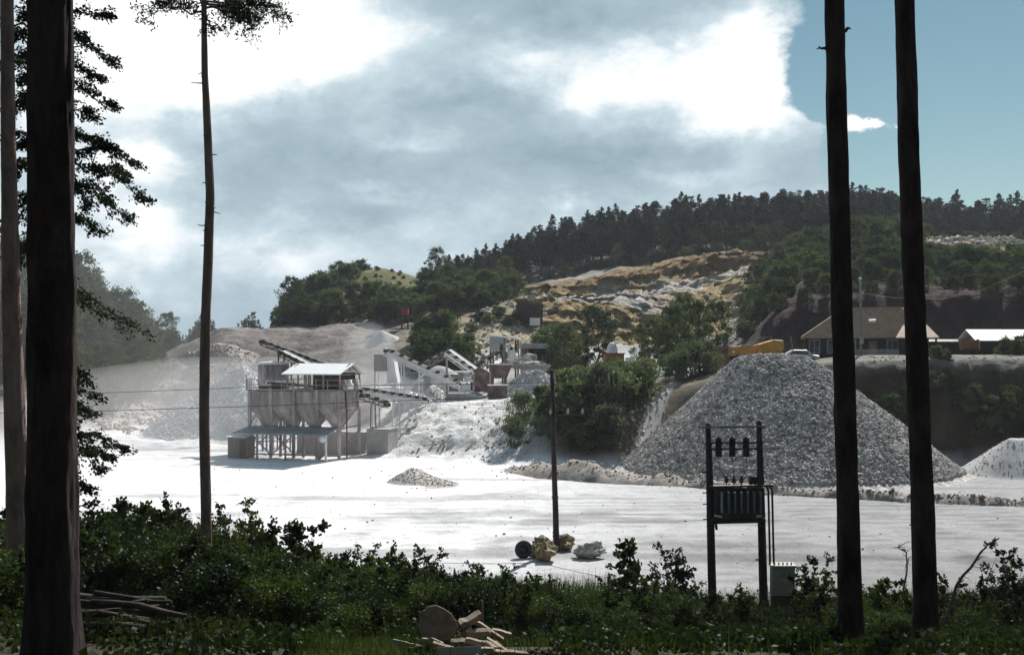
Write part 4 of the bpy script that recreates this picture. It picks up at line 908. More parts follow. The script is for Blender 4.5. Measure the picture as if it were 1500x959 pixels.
m = MB(); m.hull8([Vector(v) for v in ((-1.5,-1.2,zt-.1),(2.6,-1.2,zt-.55),(2.6,1.2,zt-.55),(-1.5,1.2,zt-.1),(-1.5,-1.2,zt+.1),(2.6,-1.2,zt-.35),(2.6,1.2,zt-.35),(-1.5,1.2,zt+.1))]); m.build('roof', M_WHITE, t)
for x, y in ((-1.2, -.8), (.5, -.8), (2.3, -.8), (-1.2, .8), (.5, .8), (2.3, .8)): m = MB(); m.box((x-.1, y-.1, -.5), (x+.1, y+.1, zt - (2.1 if x < 1 else .6))); m.build('leg', M_DARK, t)
for k in range(7):
    m = MB(); x = .2 + .33 * k; z = zt - 1.6 - .5 * (k % 3); m.box((x, -1.0 + .1 * k, z - .5), (x + .3, -.4 + .1 * k, z + .4)); m.bar((x, -1, z), (x + .2, -.6, z - 1.8), .16); m.build('crusher_gear', (M_DARK, M_STEEL, M_RUST2, M_WHITE)[k % 4], t)
m = MB(); m.hull8([Vector(v) for v in ((1.7,-1.5,zt-4.4),(3.3,-1.5,zt-4.4),(3.3,0,zt-4.4),(1.7,0,zt-4.4),(1.5,-1.2,zt-2),(2.2,-1.2,zt-2),(2.2,0,zt-2),(1.5,0,zt-2))]); m.build('chute', M_WHITE, t)
t = thing('stone_bunker', 'dark open bunker with a heavy concrete lintel cut into the ochre bank', 'bunker', G(792, 150), R(8))
zt = P(0, 503, 150).z - t.location.z
m = MB(); m.box((-2.2, -.2, -.6), (-1.7, 4, zt - .7)); m.box((1.9, -.2, -.6), (2.4, 4, zt - .7)); m.box((-1.7, 3.5, -.6), (1.9, 4, zt - .7)); m.build('wall', M_RUST2, t)
m = MB(); m.box((-2.4, -.4, zt - .69), (2.6, 4.1, zt)); m.build('lintel', M_CONC, t, .05)
m = MB(); m.bar((-1.7, -.3, zt - .75), (.2, -.3, -.3), .22); m.build('brace', M_DARK, t)
# upper crusher by the long conveyor
t = thing('primary_crusher', 'dark rusty primary crusher with a small cab at the head of the long conveyor', 'crusher', G(775, 190), R(6))
zt = P(0, 432, 190).z - t.location.z; s = 190 / F
m = MB(); m.box((-18*s, -1.2, zt - 34*s), (19*s, 2, zt - 14*s)); m.box((-9*s, -1.6, zt - 38*s), (12*s, -1.21, zt - 22*s)); m.build('body', M_DARK, t)
m = MB(); m.hull8([Vector(v) for v in ((-14*s,-1,zt-13.9*s),(16*s,-1,zt-13.9*s),(16*s,1.8,zt-13.9*s),(-14*s,1.8,zt-13.9*s),(-22*s,-1.8,zt-6*s),(22*s,-1.8,zt-6*s),(22*s,2.4,zt-6*s),(-22*s,2.4,zt-6*s))]); m.build('hopper', M_RUST2, t)
m = MB(); m.box((-4*s, -2.4, zt - 9*s), (6*s, -1.2, zt)); cb = m.build('cab', M_CONC, t); m = MB(); m.box((-4.4*s, -2.6, zt + .003), (6.6*s, -1, zt + .2)); m.build('roof', M_DARK, cb)
m = MB(); m.box((-1*s, -2.0, zt - 45*s), (14*s, -1.5, zt - 34*s)); m.build('base', M_WHITE, t)
for x in (-16, 17): m = MB(); m.box((x*s-.2, -1, -.6), (x*s+.2, -.6, zt - 34*s)); m.build('leg', M_DARK, t)
t = thing('lattice_tower', 'short dark lattice tower with a red box on top beside the long dark conveyor', 'tower', G(593, 188))
zt = P(0, 452, 188).z - t.location.z; m = MB()
for sx in (-1, 1):
    for sy in (-1, 1): m.bar((sx*.55, sy*.5, -.5), (sx*.5, sy*.45, zt), .16)
for k in range(5): z = k * zt / 5; m.bar((-.55, -.5, z), (.55, -.5, z + zt / 5), .09); m.bar((.55, -.5, z), (-.55, -.5, z), .09)
m.build('frame', M_DARK, t)
m = MB(); m.box((-.6, -.6, zt - 1.0), (.6, .5, zt)); m.build('head_box', mat('red paint', (.30, .045, .035), (.38, .07, .05), 3, .1), t)
m = MB(); m.box((-.66, -.64, zt + .003), (.66, .54, zt + .12)); m.box((-.62, -.63, zt - .58), (.62, -.603, zt - .5)); m.build('head_cap', M_DARK, t)

# --- heaps
M_GRAV = mat('coarse grey stone', (0.15, 0.133, 0.125), (0.42, 0.385, 0.36), 1.6, 0.4, bscale=5, c3=(0.68, 0.645, 0.61), coord='World', spec=.2)
M_FINES = mat('crushed fines', (0.36, 0.35, 0.345), (0.50, 0.49, 0.48), 0.8, 0.5, bscale=3, coord='World')
M_FINES2 = mat('white crushed fines', (0.55, 0.54, 0.535), (0.70, 0.69, 0.68), 0.8, 0.5, bscale=3, coord='World')
M_MOUND = mat('grey brown dumped earth', (0.33, 0.295, 0.27), (0.48, 0.45, 0.42), 1.2, 0.6, bscale=4, coord='World')
M_BERM = mat('rubbly verge earth', (0.15, 0.125, 0.105), (0.27, 0.235, 0.205), 1.4, 0.8, bscale=5, c3=(.40, .37, .34), coord='World', bdist=.1)
M_EARTH = mat('brown dumped earth', (0.22, 0.185, 0.16), (0.36, 0.32, 0.29), 1.2, 0.6, bscale=4, coord='World')
M_BOULD = mat('yellowish limestone', (0.13, 0.10, 0.05), (0.33, 0.26, 0.14), 2.2, 1.0, c3=(0.50, 0.45, 0.36), bdist=.08)
M_BOULDW = mat('pale limestone', (0.33, 0.31, 0.27), (0.58, 0.56, 0.52), 1.8, 1.0, bdist=.06)
def heap(name, label, ridge, H, slope, m, stones=0, size=.35, seed=1, rough=.25, base=None, cat='heap', mstone=None, skirt=1.0):
    """ridge: two crest points (x,y); slope: fall per metre towards left, right, front, back"""
    (ax, ay), (bx, by) = ridge; sl, sr, sf, sbk = slope
    x0, x1 = min(ax, bx) - H / sl * 1.25, max(ax, bx) + H / sr * 1.25; y0, y1 = min(ay, by) - H / sf * 1.25, max(ay, by) + H / sbk * 1.2
    cx, cy = (ax + bx) / 2, (ay + by) / 2
    nx, ny = int(min(150, max(24, (x1 - x0) / .25))), int(min(130, max(20, (y1 - y0) / .25)))
    def hfun(X, Y):
        ex, ey = bx - ax, by - ay; L2 = ex * ex + ey * ey + 1e-9
        q = np.clip(((X - ax) * ex + (Y - ay) * ey) / L2, 0, 1); dx = X - (ax + q * ex); dy = Y - (ay + q * ey)
        fx = np.where(dx < 0, sl, sr) * dx; fy = np.where(dy < 0, sf, sbk) * dy
        dist = np.sqrt(fx * fx + fy * fy) + .0
        n = fbm(X * .22, Y * .22, 0, 4, seed) * rough * min(1.5, H * .25)
        h = H - np.sqrt(dist * dist + (H * .05) ** 2) + H * .05 + n
        h = np.where(h < H * .12, H * .12 * np.exp((h - H * .12) / (H * .12)), h)          # talus run-out
        gzz = ground(X, Y) if base is None else base
        return gzz + h - H * .045 * skirt - .03
    X, Y = np.meshgrid(np.linspace(x0, x1, nx), np.linspace(y0, y1, ny), indexing='ij')
    Z = hfun(X, Y); o3 = np.array([cx, cy, gz(cx, cy) if base is None else base])
    V = np.stack([X, Y, Z], -1).reshape(-1, 3) - o3
    I = np.arange(nx * ny).reshape(nx, ny); Fq = np.stack([I[:-1, :-1], I[1:, :-1], I[1:, 1:], I[:-1, 1:]], -1).reshape(-1, 4)
    if stones:
        rng = np.random.default_rng(seed); sx = rng.uniform(x0, x1, stones * 3); sy = rng.uniform(y0, y1, stones * 3)
        sz = hfun(sx, sy); g = ground(sx, sy) if base is None else base + 0 * sx
        keep = (sz - g > H * .03) & ((sy < cy + 3) | (rng.random(len(sx)) < .35)); sx, sy, sz = sx[keep][:stones], sy[keep][:stones], sz[keep][:stones]
        S = size * rng.uniform(.65, 1.3, len(sx)) ** 1.2
        SV, SF = stone_arrays(np.stack([sx, sy, sz + S * .12], 1) - o3, S, rng)
        me = mesh_np(name, np.concatenate([V, SV]), [Fq, SF + len(V)], [m, mstone or m], np.concatenate([np.zeros(len(Fq)), np.ones(len(SF))]))
        ns = len(Fq); sm = np.concatenate([np.ones(ns, bool), np.zeros(len(SF), bool)]); me.polygons.foreach_set('use_smooth', sm)
    else: me = mesh_np(name, V, [Fq], m, smooth=True)
    o = obj(name, me); o.location = o3; return tag(o, label, cat)
heap('stone_heap', 'huge heap of coarse grey broken stone standing beside the road', ((XW(1085, 96), 96), (XW(1168, 96), 95.5)), 10.3, (.98, .74, .76, .9), M_GRAV, 34000, .29, 4, .14, 0.0)
heap('gravel_heap', 'fine grey gravel heap at the edge of the road past the great stone heap', ((XW(1482, 92), 92), (XW(1530, 92), 92)), 3.3, (.72, .7, .7, .8), M_FINES, 500, .12, 6, .15, 0.0)
heap('gravel_heap', 'tall pale gravel cone behind the round bin', ((XW(352, 139), 139), (XW(358, 139), 139)), 8.8, (.74, .95, .75, .8), M_FINES2, 5000, .3, 8, .2)
heap('gravel_heap', 'grey gravel heap in front of the concrete lintel bunker', ((XW(768, 132), 133), (XW(786, 132), 133)), 2.9, (.7, .7, .62, .8), M_FINES, 1800, .22, 9, .25)
heap('gravel_heap', 'grey heap under the peak of the screen frame', ((XW(640, 138), 139), (XW(646, 138), 139)), 4.3, (.75, .75, .8, .8), M_FINES, 0, .2, 10, .3)
heap('gravel_heap', 'low white heap at the foot of the transfer tower', ((XW(590, 124), 125), (XW(597, 124), 125)), 2.2, (.7, .7, .7, .8), M_FINES2, 300, .2, 11, .4)
heap('gravel_heap', 'grey heap shaded by the white main conveyor', ((XW(617, 131), 131), (XW(622, 131), 131)), 2.8, (.75, .75, .8, .8), M_FINES, 300, .2, 12, .4)
heap('spoil_heap', 'sharp white topped spoil cone on the bank behind the transfer tower', ((XW(556, 181), 181), (XW(559, 181), 181)), 1.7, (.55, .6, .6, .8), M_FINES, 0, .2, 13, .3)
heap('spoil_heap', 'pale tan spoil fan spilling to the yard at the foot of the wooded slope', ((XW(247, 180), 181), (XW(262, 180), 183)), 5.0, (.6, .42, .55, .7), M_EARTH, 800, .3, 14, .4)
heap('earth_mound', 'small low mound of grey brown earth dumped in the middle of the white yard', ((XW(601, 87), 87), (XW(607, 87), 87.3)), 1.05, (.6, .42, .42, .6), M_MOUND, 500, .10, 15, .9, 0.0, 'mound')
heap('earth_mound', 'flattened scatter of pinkish earth trailing from the small mound', ((XW(636, 85.5), 85.5), (XW(650, 85), 85)), .35, (.25, .25, .2, .3), M_MOUND, 160, .12, 16, .6, 0.0, 'mound')
# banked verge between the road and the heaps
def berm():
    n = 260; px = np.linspace(745, 1560, n); Y = np.interp(px, [745, 800, 900, 1000, 1130, 1300, 1560], [96, 92, 87.5, 84.5, 79.5, 76, 72.5])
    X = (px - CX) / F * Y; w = np.interp(px, [745, 800, 900, 1100, 1560], [2.2, 2.8, 2.0, 1.15, 1.0]); hh = np.interp(px, [745, 790, 840, 900, 1000, 1560], [.15, .85, 1.05, .62, .5, .48])
    m = 14; q = np.linspace(-1, 1, m); V = np.zeros((n, m, 3))
    for j in range(m):
        V[:, j, 0] = X + q[j] * w * .25; V[:, j, 1] = Y + q[j] * w
        V[:, j, 2] = hh * (1 - q[j] ** 2) * (1 + .45 * fbm(X * .5, Y * .5 + q[j], 0, 4, 51)) + .10 * fbm(X * 2.2, q[j] * 2, 0, 3, 52) * (1 - q[j] ** 2) - .03
    I = np.arange(n * m).reshape(n, m); Fq = np.stack([I[:-1, :-1], I[1:, :-1], I[1:, 1:], I[:-1, 1:]], -1).reshape(-1, 4)
    rng = np.random.default_rng(53); k = 900; i = rng.integers(0, n, k); j = np.clip((rng.normal(size=k) * 2.6 + 6).astype(int), 0, m - 1)
    S = rng.uniform(.07, .26, k) * np.where(rng.random(k) < .06, 1.9, 1); C = V[i, j] + rng.normal(size=(k, 3)) * np.array([.2, .2, .01]); SV, SF = stone_arrays(C, S, rng)
    me = mesh_np('earth_bank', np.concatenate([V.reshape(-1, 3), SV]), [Fq, SF + n * m], [M_BERM, M_BOULDW], np.concatenate([np.zeros(len(Fq)), (np.arange(len(SF)) // 20 % 3 == 0)]))
    tag(obj('earth_bank', me), 'long low rubbly earth bank edging the road in front of the stone heap', 'bank')
berm()
# loose rubble
def rubble():
    rng = np.random.default_rng(71); C, S = [], []
    def scat(n, pa, pb, ya, yb, s0, s1, pw=2.0):
        px = rng.uniform(pa, pb, n); Y = rng.uniform(ya, yb, n); X = (px - CX) / F * Y; z = ground(X, Y); s = s0 + (s1 - s0) * rng.random(n) ** pw
        C.append(np.stack([X, Y, z + s * .1], 1)); S.append(s)
    scat(220, 560, 800, 106, 121, .08, .5, 4); scat(260, 680, 800, 100, 116, .08, .4, 4); scat(700, 300, 1480, 52, 98, .04, .22, 5); scat(700, 790, 1140, 186, 250, .2, 1.2, 5)
    scat(700, 690, 800, 160, 205, .2, 1.3, 4); scat(500, 130, 240, 135, 170, .2, 1.2, 3); scat(120, 1240, 1500, 107, 112, .1, .4, 3); scat(350, 1350, 1500, 222, 250, .3, 1.6, 3); scat(300, 660, 760, 226, 250, .3, 1.5, 3); scat(400, 905, 985, 96, 112, .1, .5, 3)
    V, Ft = stone_arrays(np.concatenate(C), np.concatenate(S), rng)
    tag(obj('rubble', mesh_np('rubble', V, [Ft], mat('loose limestone', (.33, .275, .19), (.56, .52, .46), .5, .4, coord='World'))), kind='stuff')
rubble()
for i, (px, py, Y, s) in enumerate(((757, 531, 140, 1.6), (768, 528, 141, 2.2), (783, 533, 139, 2.3), (795, 535, 140, 1.5), (776, 520, 144, 1.7))):
    o = obj('boulder', boulder_mesh('boulder', (s * 1.5, s, s * .75), M_BOULDW, 60 + i, 5, 1.0)); o.location = P(px, py, Y); o.location.z = max(gz(o.location.x, o.location.y) + s * .25, o.location.z - .3)
    tag(o, 'big white boulder tipped among others in front of the concrete lintel bunker', 'boulder', 'white boulders by the bunker')

# --- the yard with the house
M_TILE = mat('old clay tiles', (0.25, 0.155, 0.10), (0.39, 0.26, 0.18), 2.2, 0.6, bscale=5, stretch=(1, 1, 2.4), c3=(0.43, 0.30, 0.215))
M_TIMBER = mat('dark stained boards', (0.035, 0.024, 0.02), (0.075, 0.05, 0.042), 2, 0.4, stretch=(6, 6, .6))
M_GLASS = mat('window glass', (.05, .06, .075), (.12, .135, .155), .8, 0, rough=.12, spec=.6)
M_YEL = mat('worn yellow paint', (.42, .20, .025), (.58, .30, .05), 1.6, .15, rough=.5, spec=.4)
M_ORG = mat('worn orange paint', (.22, .095, .035), (.33, .15, .06), 1.6, .15, rough=.6)
def tiled_house():
    t = thing('tiled_house', 'long dark timber house under a big brown hipped tile roof on the terrace', 'house', (XW(1174, 119.5), 119.5, 10.0), R(-14))
    W_, D_ = 13.4, 7.0
    m = MB(); m.box((.35, .4, -1.2), (W_ - .3, D_ - .3, 1.95)); ribbed(m, .4, W_ - .4, .4, -.4, 1.9, .24, .025, .05); w = m.build('wall', M_TIMBER, t)
    m = MB(); e, rz_ = 1.92, 5.15; ra, rb_ = 4.6, 10.7
    pts = [(0, -.1, e), (W_, -.1, e), (W_, D_, e), (0, D_, e), (ra, D_ / 2, rz_), (rb_, D_ / 2, rz_)]
    lo = [Vector(p) - Vector((0, 0, .12)) for p in pts]
    m.add([Vector(p) for p in pts] + lo, [(0,1,5,4), (1,2,5), (2,3,4,5), (3,0,4), (6,10,11,7), (7,11,8), (8,11,10,9), (9,10,6), (0,6,7,1), (1,7,8,2), (2,8,9,3), (3,9,6,0)])
    rng = np.random.default_rng(5)
    for k in range(1, 17):                                                       # courses of tiles
        f = k / 17; z = e + (rz_ - e) * f; y = -.1 + (D_ / 2 + .1) * f; xa = ra * f; xb = W_ + (rb_ - W_) * f
        n = max(2, int((xb - xa) / .5))
        for i in range(n):
            a0 = xa + (xb - xa) * i / n; a1 = xa + (xb - xa) * (i + 1) / n; dz = rng.uniform(.015, .05)
            m.hull8([Vector(v) for v in ((a0, y - .2, z - .175), (a1 - .02, y - .2, z - .175), (a1 - .02, y, z + .004), (a0, y, z + .004), (a0, y - .2, z - .175 + dz + .03), (a1 - .02, y - .2, z - .175 + dz + .03), (a1 - .02, y, z + .03), (a0, y, z + .03))])
    m.bar((ra, D_ / 2, rz_ + .03), (rb_, D_ / 2, rz_ + .03), .25, .18); m.bar((0, -.1, e + .03), (ra, D_ / 2, rz_ + .03), .2, .12); m.bar((W_, -.1, e + .03), (rb_, D_ / 2, rz_ + .03), .2, .12)
    rf = m.build('roof', M_TILE, t)
    m = MB(); m.hull8([Vector(v) for v in ((7.1,1.45,3.5),(7.8,1.45,3.5),(7.8,1.75,3.8),(7.1,1.75,3.8),(7.1,1.2,3.72),(7.8,1.3,3.8),(7.8,1.65,3.95),(7.1,1.55,3.9))]); m.build('skylight', M_WHITE, rf)
    m = MB(); pp = [(9.6, -1.6, 1.75), (13.9, -1.6, 1.75), (13.0, 1.3, 3.15), (10.6, 1.3, 3.15)]
    m.hull8([Vector(p) for p in pp] + [Vector(p) + Vector((0, 0, .12)) for p in pp]); m.build('porch_roof', mat('pale clay tiles', (.42, .30, .22), (.56, .44, .35), 1.4, .5), t)
    for x in (9.9, 11.8, 13.6): m = MB(); m.box((x-.09, -1.5, -1), (x+.09, -1.32, 1.74)); m.build('porch_post', M_TIMBER, t)
    for x in (.85, 2.75, 4.6, 8.9):
        fr = MB()
        for q in ((x-.06, x+.02), (x+1.03, x+1.11), (x+.49, x+.56)): fr.box((q[0], .30, .25), (q[1], .375, 1.6))
        fr.box((x-.06, .29, .17), (x+1.11, .37, .25)); fr.box((x-.06, .29, 1.6), (x+1.11, .37, 1.68)); f_ = fr.build('window', M_CONC, t)
        gl = MB(); gl.box((x+.025, .33, .255), (x+1.025, .36, 1.595)); gl.build('pane', M_GLASS, f_)
    m = MB(); m.box((7.0, .32, -.9), (7.9, .37, 1.5)); m.build('door', M_RUST2, t)
    m = MB(); m.box((W_ * .5, .32, 1.915), (W_ * .5 + .01, .33, 1.92)); m.bar((0, -.16, e - .02), (W_, -.16, e - .02), .1); m.build('gutter', M_STEEL, t)
tiled_house()
t = thing('garden_fence', 'low pale paling fence before the dark timber house', 'fence', (XW(1250, 115), 115, 10.0))
m = MB()
for k in range(24): m.box((k * .2, -.02, -.3), (k * .2 + .11, .02, .62))
m.box((0, .021, .1), (4.8, .06, .18)); m.box((0, .021, .45), (4.8, .06, .53)); m.build('palings', M_CONC, t)
for x in (0.05, 2.4, 4.75): m = MB(); m.box((x-.05, .062, -.4), (x+.05, .16, .7)); m.build('post', M_SHED, t)
t = thing('long_shed', 'low dark shed with a thin pale roof edge between the house and white shed', 'shed', (XW(1362, 121), 121, 10.0))
m = MB(); m.box((0, .2, -1), (5.2, 3.5, 1.4)); ribbed(m, .05, 5.1, .2, -.4, 1.35, .3, .03, .05); m.build('wall', M_TIMBER, t)
m = MB(); m.hull8([Vector(v) for v in ((-.1,-.1,1.42),(5.3,-.1,1.42),(5.3,3.7,1.7),(-.1,3.7,1.7),(-.1,-.1,1.52),(5.3,-.1,1.52),(5.3,3.7,1.8),(-.1,3.7,1.8))]); m.build('roof', M_RUST, t)
t = thing('white_roofed_shed', 'dark shed with a bright white sheet roof at the end of the terrace', 'shed', (XW(1432, 119), 119, 10.0), R(2))
m = MB(); m.box((0, .2, -1), (8, 4, 1.5)); ribbed(m, .05, 7.9, .2, -.4, 1.4, .35, .03, .05); m.build('wall', M_TIMBER, t)
m = MB(); m.hull8([Vector(v) for v in ((-.3,-.2,1.52),(8.2,-.2,1.52),(8.2,2.2,2.75),(-.3,2.2,2.75),(-.3,-.2,1.6),(8.2,-.2,1.6),(8.2,2.2,2.83),(-.3,2.2,2.83))])
m.hull8([Vector(v) for v in ((-.3,2.21,2.75),(8.2,2.21,2.75),(8.2,4.4,1.6),(-.3,4.4,1.6),(-.3,2.21,2.83),(8.2,2.21,2.83),(8.2,4.4,1.68),(-.3,4.4,1.68))]); m.build('roof', M_ROOF, t)
m = MB(); m.box((3, .14, -.8), (4.6, .17, 1.3)); m.build('door', M_DARK, t)
def wheel(parent, x, y, r, w, side=1):
    m = MB(); prof = [(r * .55, -w / 2), (r * .92, -w / 2), (r, -w * .35), (r, w * .35), (r * .92, w / 2), (r * .55, w / 2)]
    m.lathe((0, 0, 0), prof, 20, Matrix.Rotation(R(90), 3, 'X')); o = m.build('wheel', M_RUBBER, parent); o.location = (x, y, r)
    m = MB(); m.lathe((0, 0, 0), [(r * .2, -w * .42), (r * .54, -w * .3), (r * .54, w * .3), (r * .2, w * .42)], 14, Matrix.Rotation(R(90), 3, 'X')); m.build('rim', M_YEL, o)
t = thing('dump_truck', 'yellow dump truck parked behind the top of the great stone heap', 'truck', (XW(1070, 113.5), 113.5, 8.95), R(-3))
m = MB(); m.box((.2, .5, .75), (5.4, 2.1, 1.1)); m.build('chassis', M_DARK, t)
m = MB(); m.hull8([Vector(v) for v in ((0,.4,.95),(2.4,.4,.95),(2.4,2.2,.95),(0,2.2,.95),(.15,.45,1.95),(2.4,.45,2.05),(2.4,2.15,2.05),(.15,2.15,1.95))]); m.build('hood', M_YEL, t, .06)
m = MB(); m.box((1.2, .38, 2.055), (2.35, 2.2, 2.14)); m.build('hood_cover', mat('cream paint', (.5, .46, .38), (.62, .58, .5), 2, .1), t)
m = MB(); pr = [(2.55, 1.2), (5.0, 1.05), (5.55, 1.7), (5.45, 2.55), (4.6, 2.65), (2.75, 2.1)]
m.add([(x, .2, z) for x, z in pr] + [(x, 2.5, z) for x, z in pr], [tuple(range(6)), tuple(reversed(range(6, 12)))] + [(i, i+6, (i+1) % 6 + 6, (i+1) % 6) for i in range(6)]); bd = m.build('dump_body', M_YEL, t, .05)
m = MB()
for x in (2.7, 3.5, 4.3): m.box((x, .12, 1.25), (x + .12, .195, 2.2))
m.build('body_rib', M_YEL, bd)
m = MB(); 
for x in (2.6, 3.4, 4.3): m.bar((x, .3, 2.1), (x, .3, 2.85), .05)
m.bar((2.6, .3, 2.85), (4.3, .3, 2.9), .05); m.build('railing', M_CONC, t)
for x in (.9, 3.6, 4.8):
    for y in (.35, 2.3): wheel(t, x, y, .55, .4)
m = MB(); m.box((.3, .36, 1.3), (.5, .395, 1.5)); m.build('headlight', M_WHITE, t)
t = thing('pale_car', 'pale grey car parked between the yellow dump truck and the house', 'car', (XW(1149, 113.5), 113.5, 9.15), R(-4))
m = MB(); pr = [(0, .3), (3.6, .3), (3.6, .8), (2.9, .9), (2.3, 1.38), (.9, 1.4), (.1, .9), (0, .7)]
m.add([(x, 0, z) for x, z in pr] + [(x, 1.6, z) for x, z in pr], [tuple(range(8)), tuple(reversed(range(8, 16)))] + [(i, i+8, (i+1) % 8 + 8, (i+1) % 8) for i in range(8)]); bd = m.build('body', mat('pale car paint', (.42, .44, .45), (.5, .52, .53), 2, 0, rough=.35, spec=.5), t, .06)
m = MB(); m.hull8([Vector(v) for v in ((.55,-.02,.92),(2.6,-.02,.92),(2.6,-.005,.92),(.55,-.005,.92),(.98,-.02,1.3),(2.25,-.02,1.3),(2.25,-.005,1.3),(.98,-.005,1.3))]); m.build('window', M_GLASS, t)
for x in (.7, 2.9):
    for y in (.08, 1.52): wheel(t, x, y, .3, .18)
t = thing('rusty_container', 'rust red steel container at the foot of the red bank by the dump truck', 'container', (XW(1044, 119), 119, 8.9), R(3))
m = MB(); m.box((0, 0, -.4), (2.4, 2.2, 2.0)); ribbed(m, .05, 2.35, 0, -.2, 1.95, .25, .05, .05); m.build('body', M_RUST2, t)
m = MB(); m.box((-.03, -.06, 2.003), (2.43, 2.23, 2.1)); m.build('lid', M_RUST2, t)
t = thing('tipper_trailer', 'orange brown ribbed tipper trailer parked against the long dark shed', 'trailer', (XW(1408, 117), 117, 10.0), R(-8))
m = MB(); m.hull8([Vector(v) for v in ((.1,0,.55),(1.7,0,.55),(1.7,1.0,.55),(.1,1.0,.55),(0,-.15,1.6),(1.75,-.15,1.6),(1.75,1.1,1.6),(0,1.1,1.6))])
for k in range(5): m.bar((.15 + k * .37, -.03, .56), (.1 + k * .38, -.18, 1.74), .07)
m.build('body', M_ORG, t); m = MB(); m.box((1.78, -.17, .55), (1.85, 1.1, 1.7)); m.build('tailgate', mat('lit edge cream', (.5, .42, .34), (.62, .55, .47), 2, .1), t)  # cream tailgate colour stands for the white-lit edge of the body
wheel(t, .5, .1, .42, .25); wheel(t, 1.3, .1, .42, .25)
t = thing('site_hut', 'orange brown site hut showing over the thicket below the rock face', 'hut', (XW(887, 134), 134, P(0, 516.5, 134).z - 2.4), R(4))
m = MB(); m.box((0, 0, -1.2), (2.3, 2, 2.25)); ribbed(m, .05, 2.25, 0, -.5, 2.2, .28, .04, .06); m.build('wall', M_ORG, t)
m = MB(); m.box((-.1, -.12, 2.253), (2.4, 2.1, 2.36)); m.build('roof', M_DARK, t)
t = thing('white_tank', 'white half round tank standing on end behind the orange brown site hut', 'tank', (XW(896, 137.5), 137.5, P(0, 516, 137).z - 2.5), 0)
m = MB(); m.lathe((0, 0, 0), [(.6, 0), (.62, 2.6), (.58, 3.1), (.42, 3.5), (.15, 3.75)], 18); m.build('shell', M_WHITE, t); m = MB(); m.tube([(.5, -.3, .2), (.66, -.3, 2.9), (.3, -.3, 3.7)], .06); m.build('pipe', M_DARK, t)
t = thing('block_wall', 'short wall of dusty white stone blocks beside the orange brown site hut', 'wall', (XW(917, 134), 134, P(0, 521, 134).z - .1))
for k in range(1): 
    m = MB()
    for q in range(6): m.box((q * .55, 0, -1.5), (q * .55 + .5, .8, -.1 + .25 * math.sin(q * 2.3)))
    m.build('wall', M_WHITE, t, .06)
# service pole and slack cable by the house
pt = P(1261, 409, 114); g = gz(pt.x, pt.y)
t = thing('service_pole', 'slim grey service pole with a white cap in front of the tiled roof', 'pole', (pt.x, pt.y, g))
m = MB(); H_ = pt.z - g; m.tube([(0, 0, -.4), (.0, 0, H_ * .5), (-.06, 0, H_)], [.13, .11, .08], 10)
for k in range(18): m.box((-.16, -.14, .5 + k * .34), (.12, .02, .6 + k * .34))
m.build('pole', mat('grey pole wood', (.16, .15, .15), (.28, .27, .27), 3, .4), t)
m = MB(); m.lathe((-.06, 0, H_), [(.14, .003), (.16, .12), (.05, .25)], 10); m.build('cap', M_WHITE, t)
m = MB(); m.box((-.18, -.28, 1.2), (.2, -.13, 1.9)); m.build('meter_box', M_CONC, t)
def cable(name, label, pts, r, m, sag=0.0):
    q = MB(); P_ = []
    for i in range(len(pts) - 1):
        a, b_ = Vector(pts[i]), Vector(pts[i + 1])
        for k in range(16): f = k / 16; p = a.lerp(b_, f); p.z -= sag * 4 * f * (1 - f); P_.append(p)
    P_.append(Vector(pts[-1])); o0 = P_[0].copy(); q.tube([p - o0 for p in P_], r, 5); o = q.build(name, m); o.location = o0; return tag(o, label, 'cable')
M_CABLE = mat('tan cable sheath', (.30, .21, .11), (.40, .29, .16), 2, 0); M_WIRE = mat('dull wire', (.05, .045, .05), (.09, .085, .09), 2, 0)
c0 = P(1261, 429, 114); c1 = P(1560, 368, 104)
cable('slack_cable', 'tan slack cable swinging from the slim grey service pole', [c0, P(1310, 436, 112.3), P(1380, 438, 109.5), P(1440, 424, 107.5), P(1500, 397, 105.5), c1], .022, M_CABLE)
t = thing('marker_post', 'bare crooked post standing on the red bank near the corner of the house', 'post', G(1160, 132))
m = MB(); m.tube([(0, 0, -.4), (.05, 0, 1.2), (-.15, 0, 2.3)], [.12, .1, .07], 7); m.build('shaft', M_SHED, t)
# ------------------------------------------------------------------ poles, transformer, boulders by the road
M_POLE = mat('creosoted pole', (0.030, 0.022, 0.022), (0.085, 0.066, 0.064), 3, .5, stretch=(1, 1, .2), rough=.9)
M_PORC = mat('brown porcelain', (.10, .05, .035), (.18, .10, .07), 3, 0, rough=.25, spec=.6)
M_PORCW = mat('pale glass insulator', (.45, .40, .33), (.62, .57, .5), 3, 0, rough=.25, spec=.6)
def insulator(parent, loc, s=1.0, m=None, down=False):
    q = MB(); k = -1 if down else 1
    pr = [(.02, 0), (.02, .06), (.06, .07), (.075, .1), (.04, .13), (.065, .15), (.07, .18), (.035, .2), (.045, .24), (.02, .27)]
    if down: pr = [(r, -z) for r, z in reversed(pr)]
    q.lathe((0, 0, 0), [(r * s, z * s) for r, z in pr], 12); o = q.build('insulator', m or M_PORC, parent); o.location = loc; return o
pb = P(815, 806, 56.2); z0 = 0.0
t = thing('utility_pole', 'tall dark utility pole with a short crossarm rising from a clump of boulders', 'utility pole', (pb.x, pb.y, z0))
ptop = P(808.5, 546, 56.2) - pb
def pole_at(f): return Vector((ptop.x * f, 0, 9.15 * f))
m = MB(); m.tube([pole_at(f) + Vector((.012 * math.sin(f * 9), 0, 0)) for f in (-.05, .0, .2, .4, .6, .8, 1.0)], [.17, .165, .155, .14, .128, .115, .10], 14); m.build('pole', M_POLE, t)
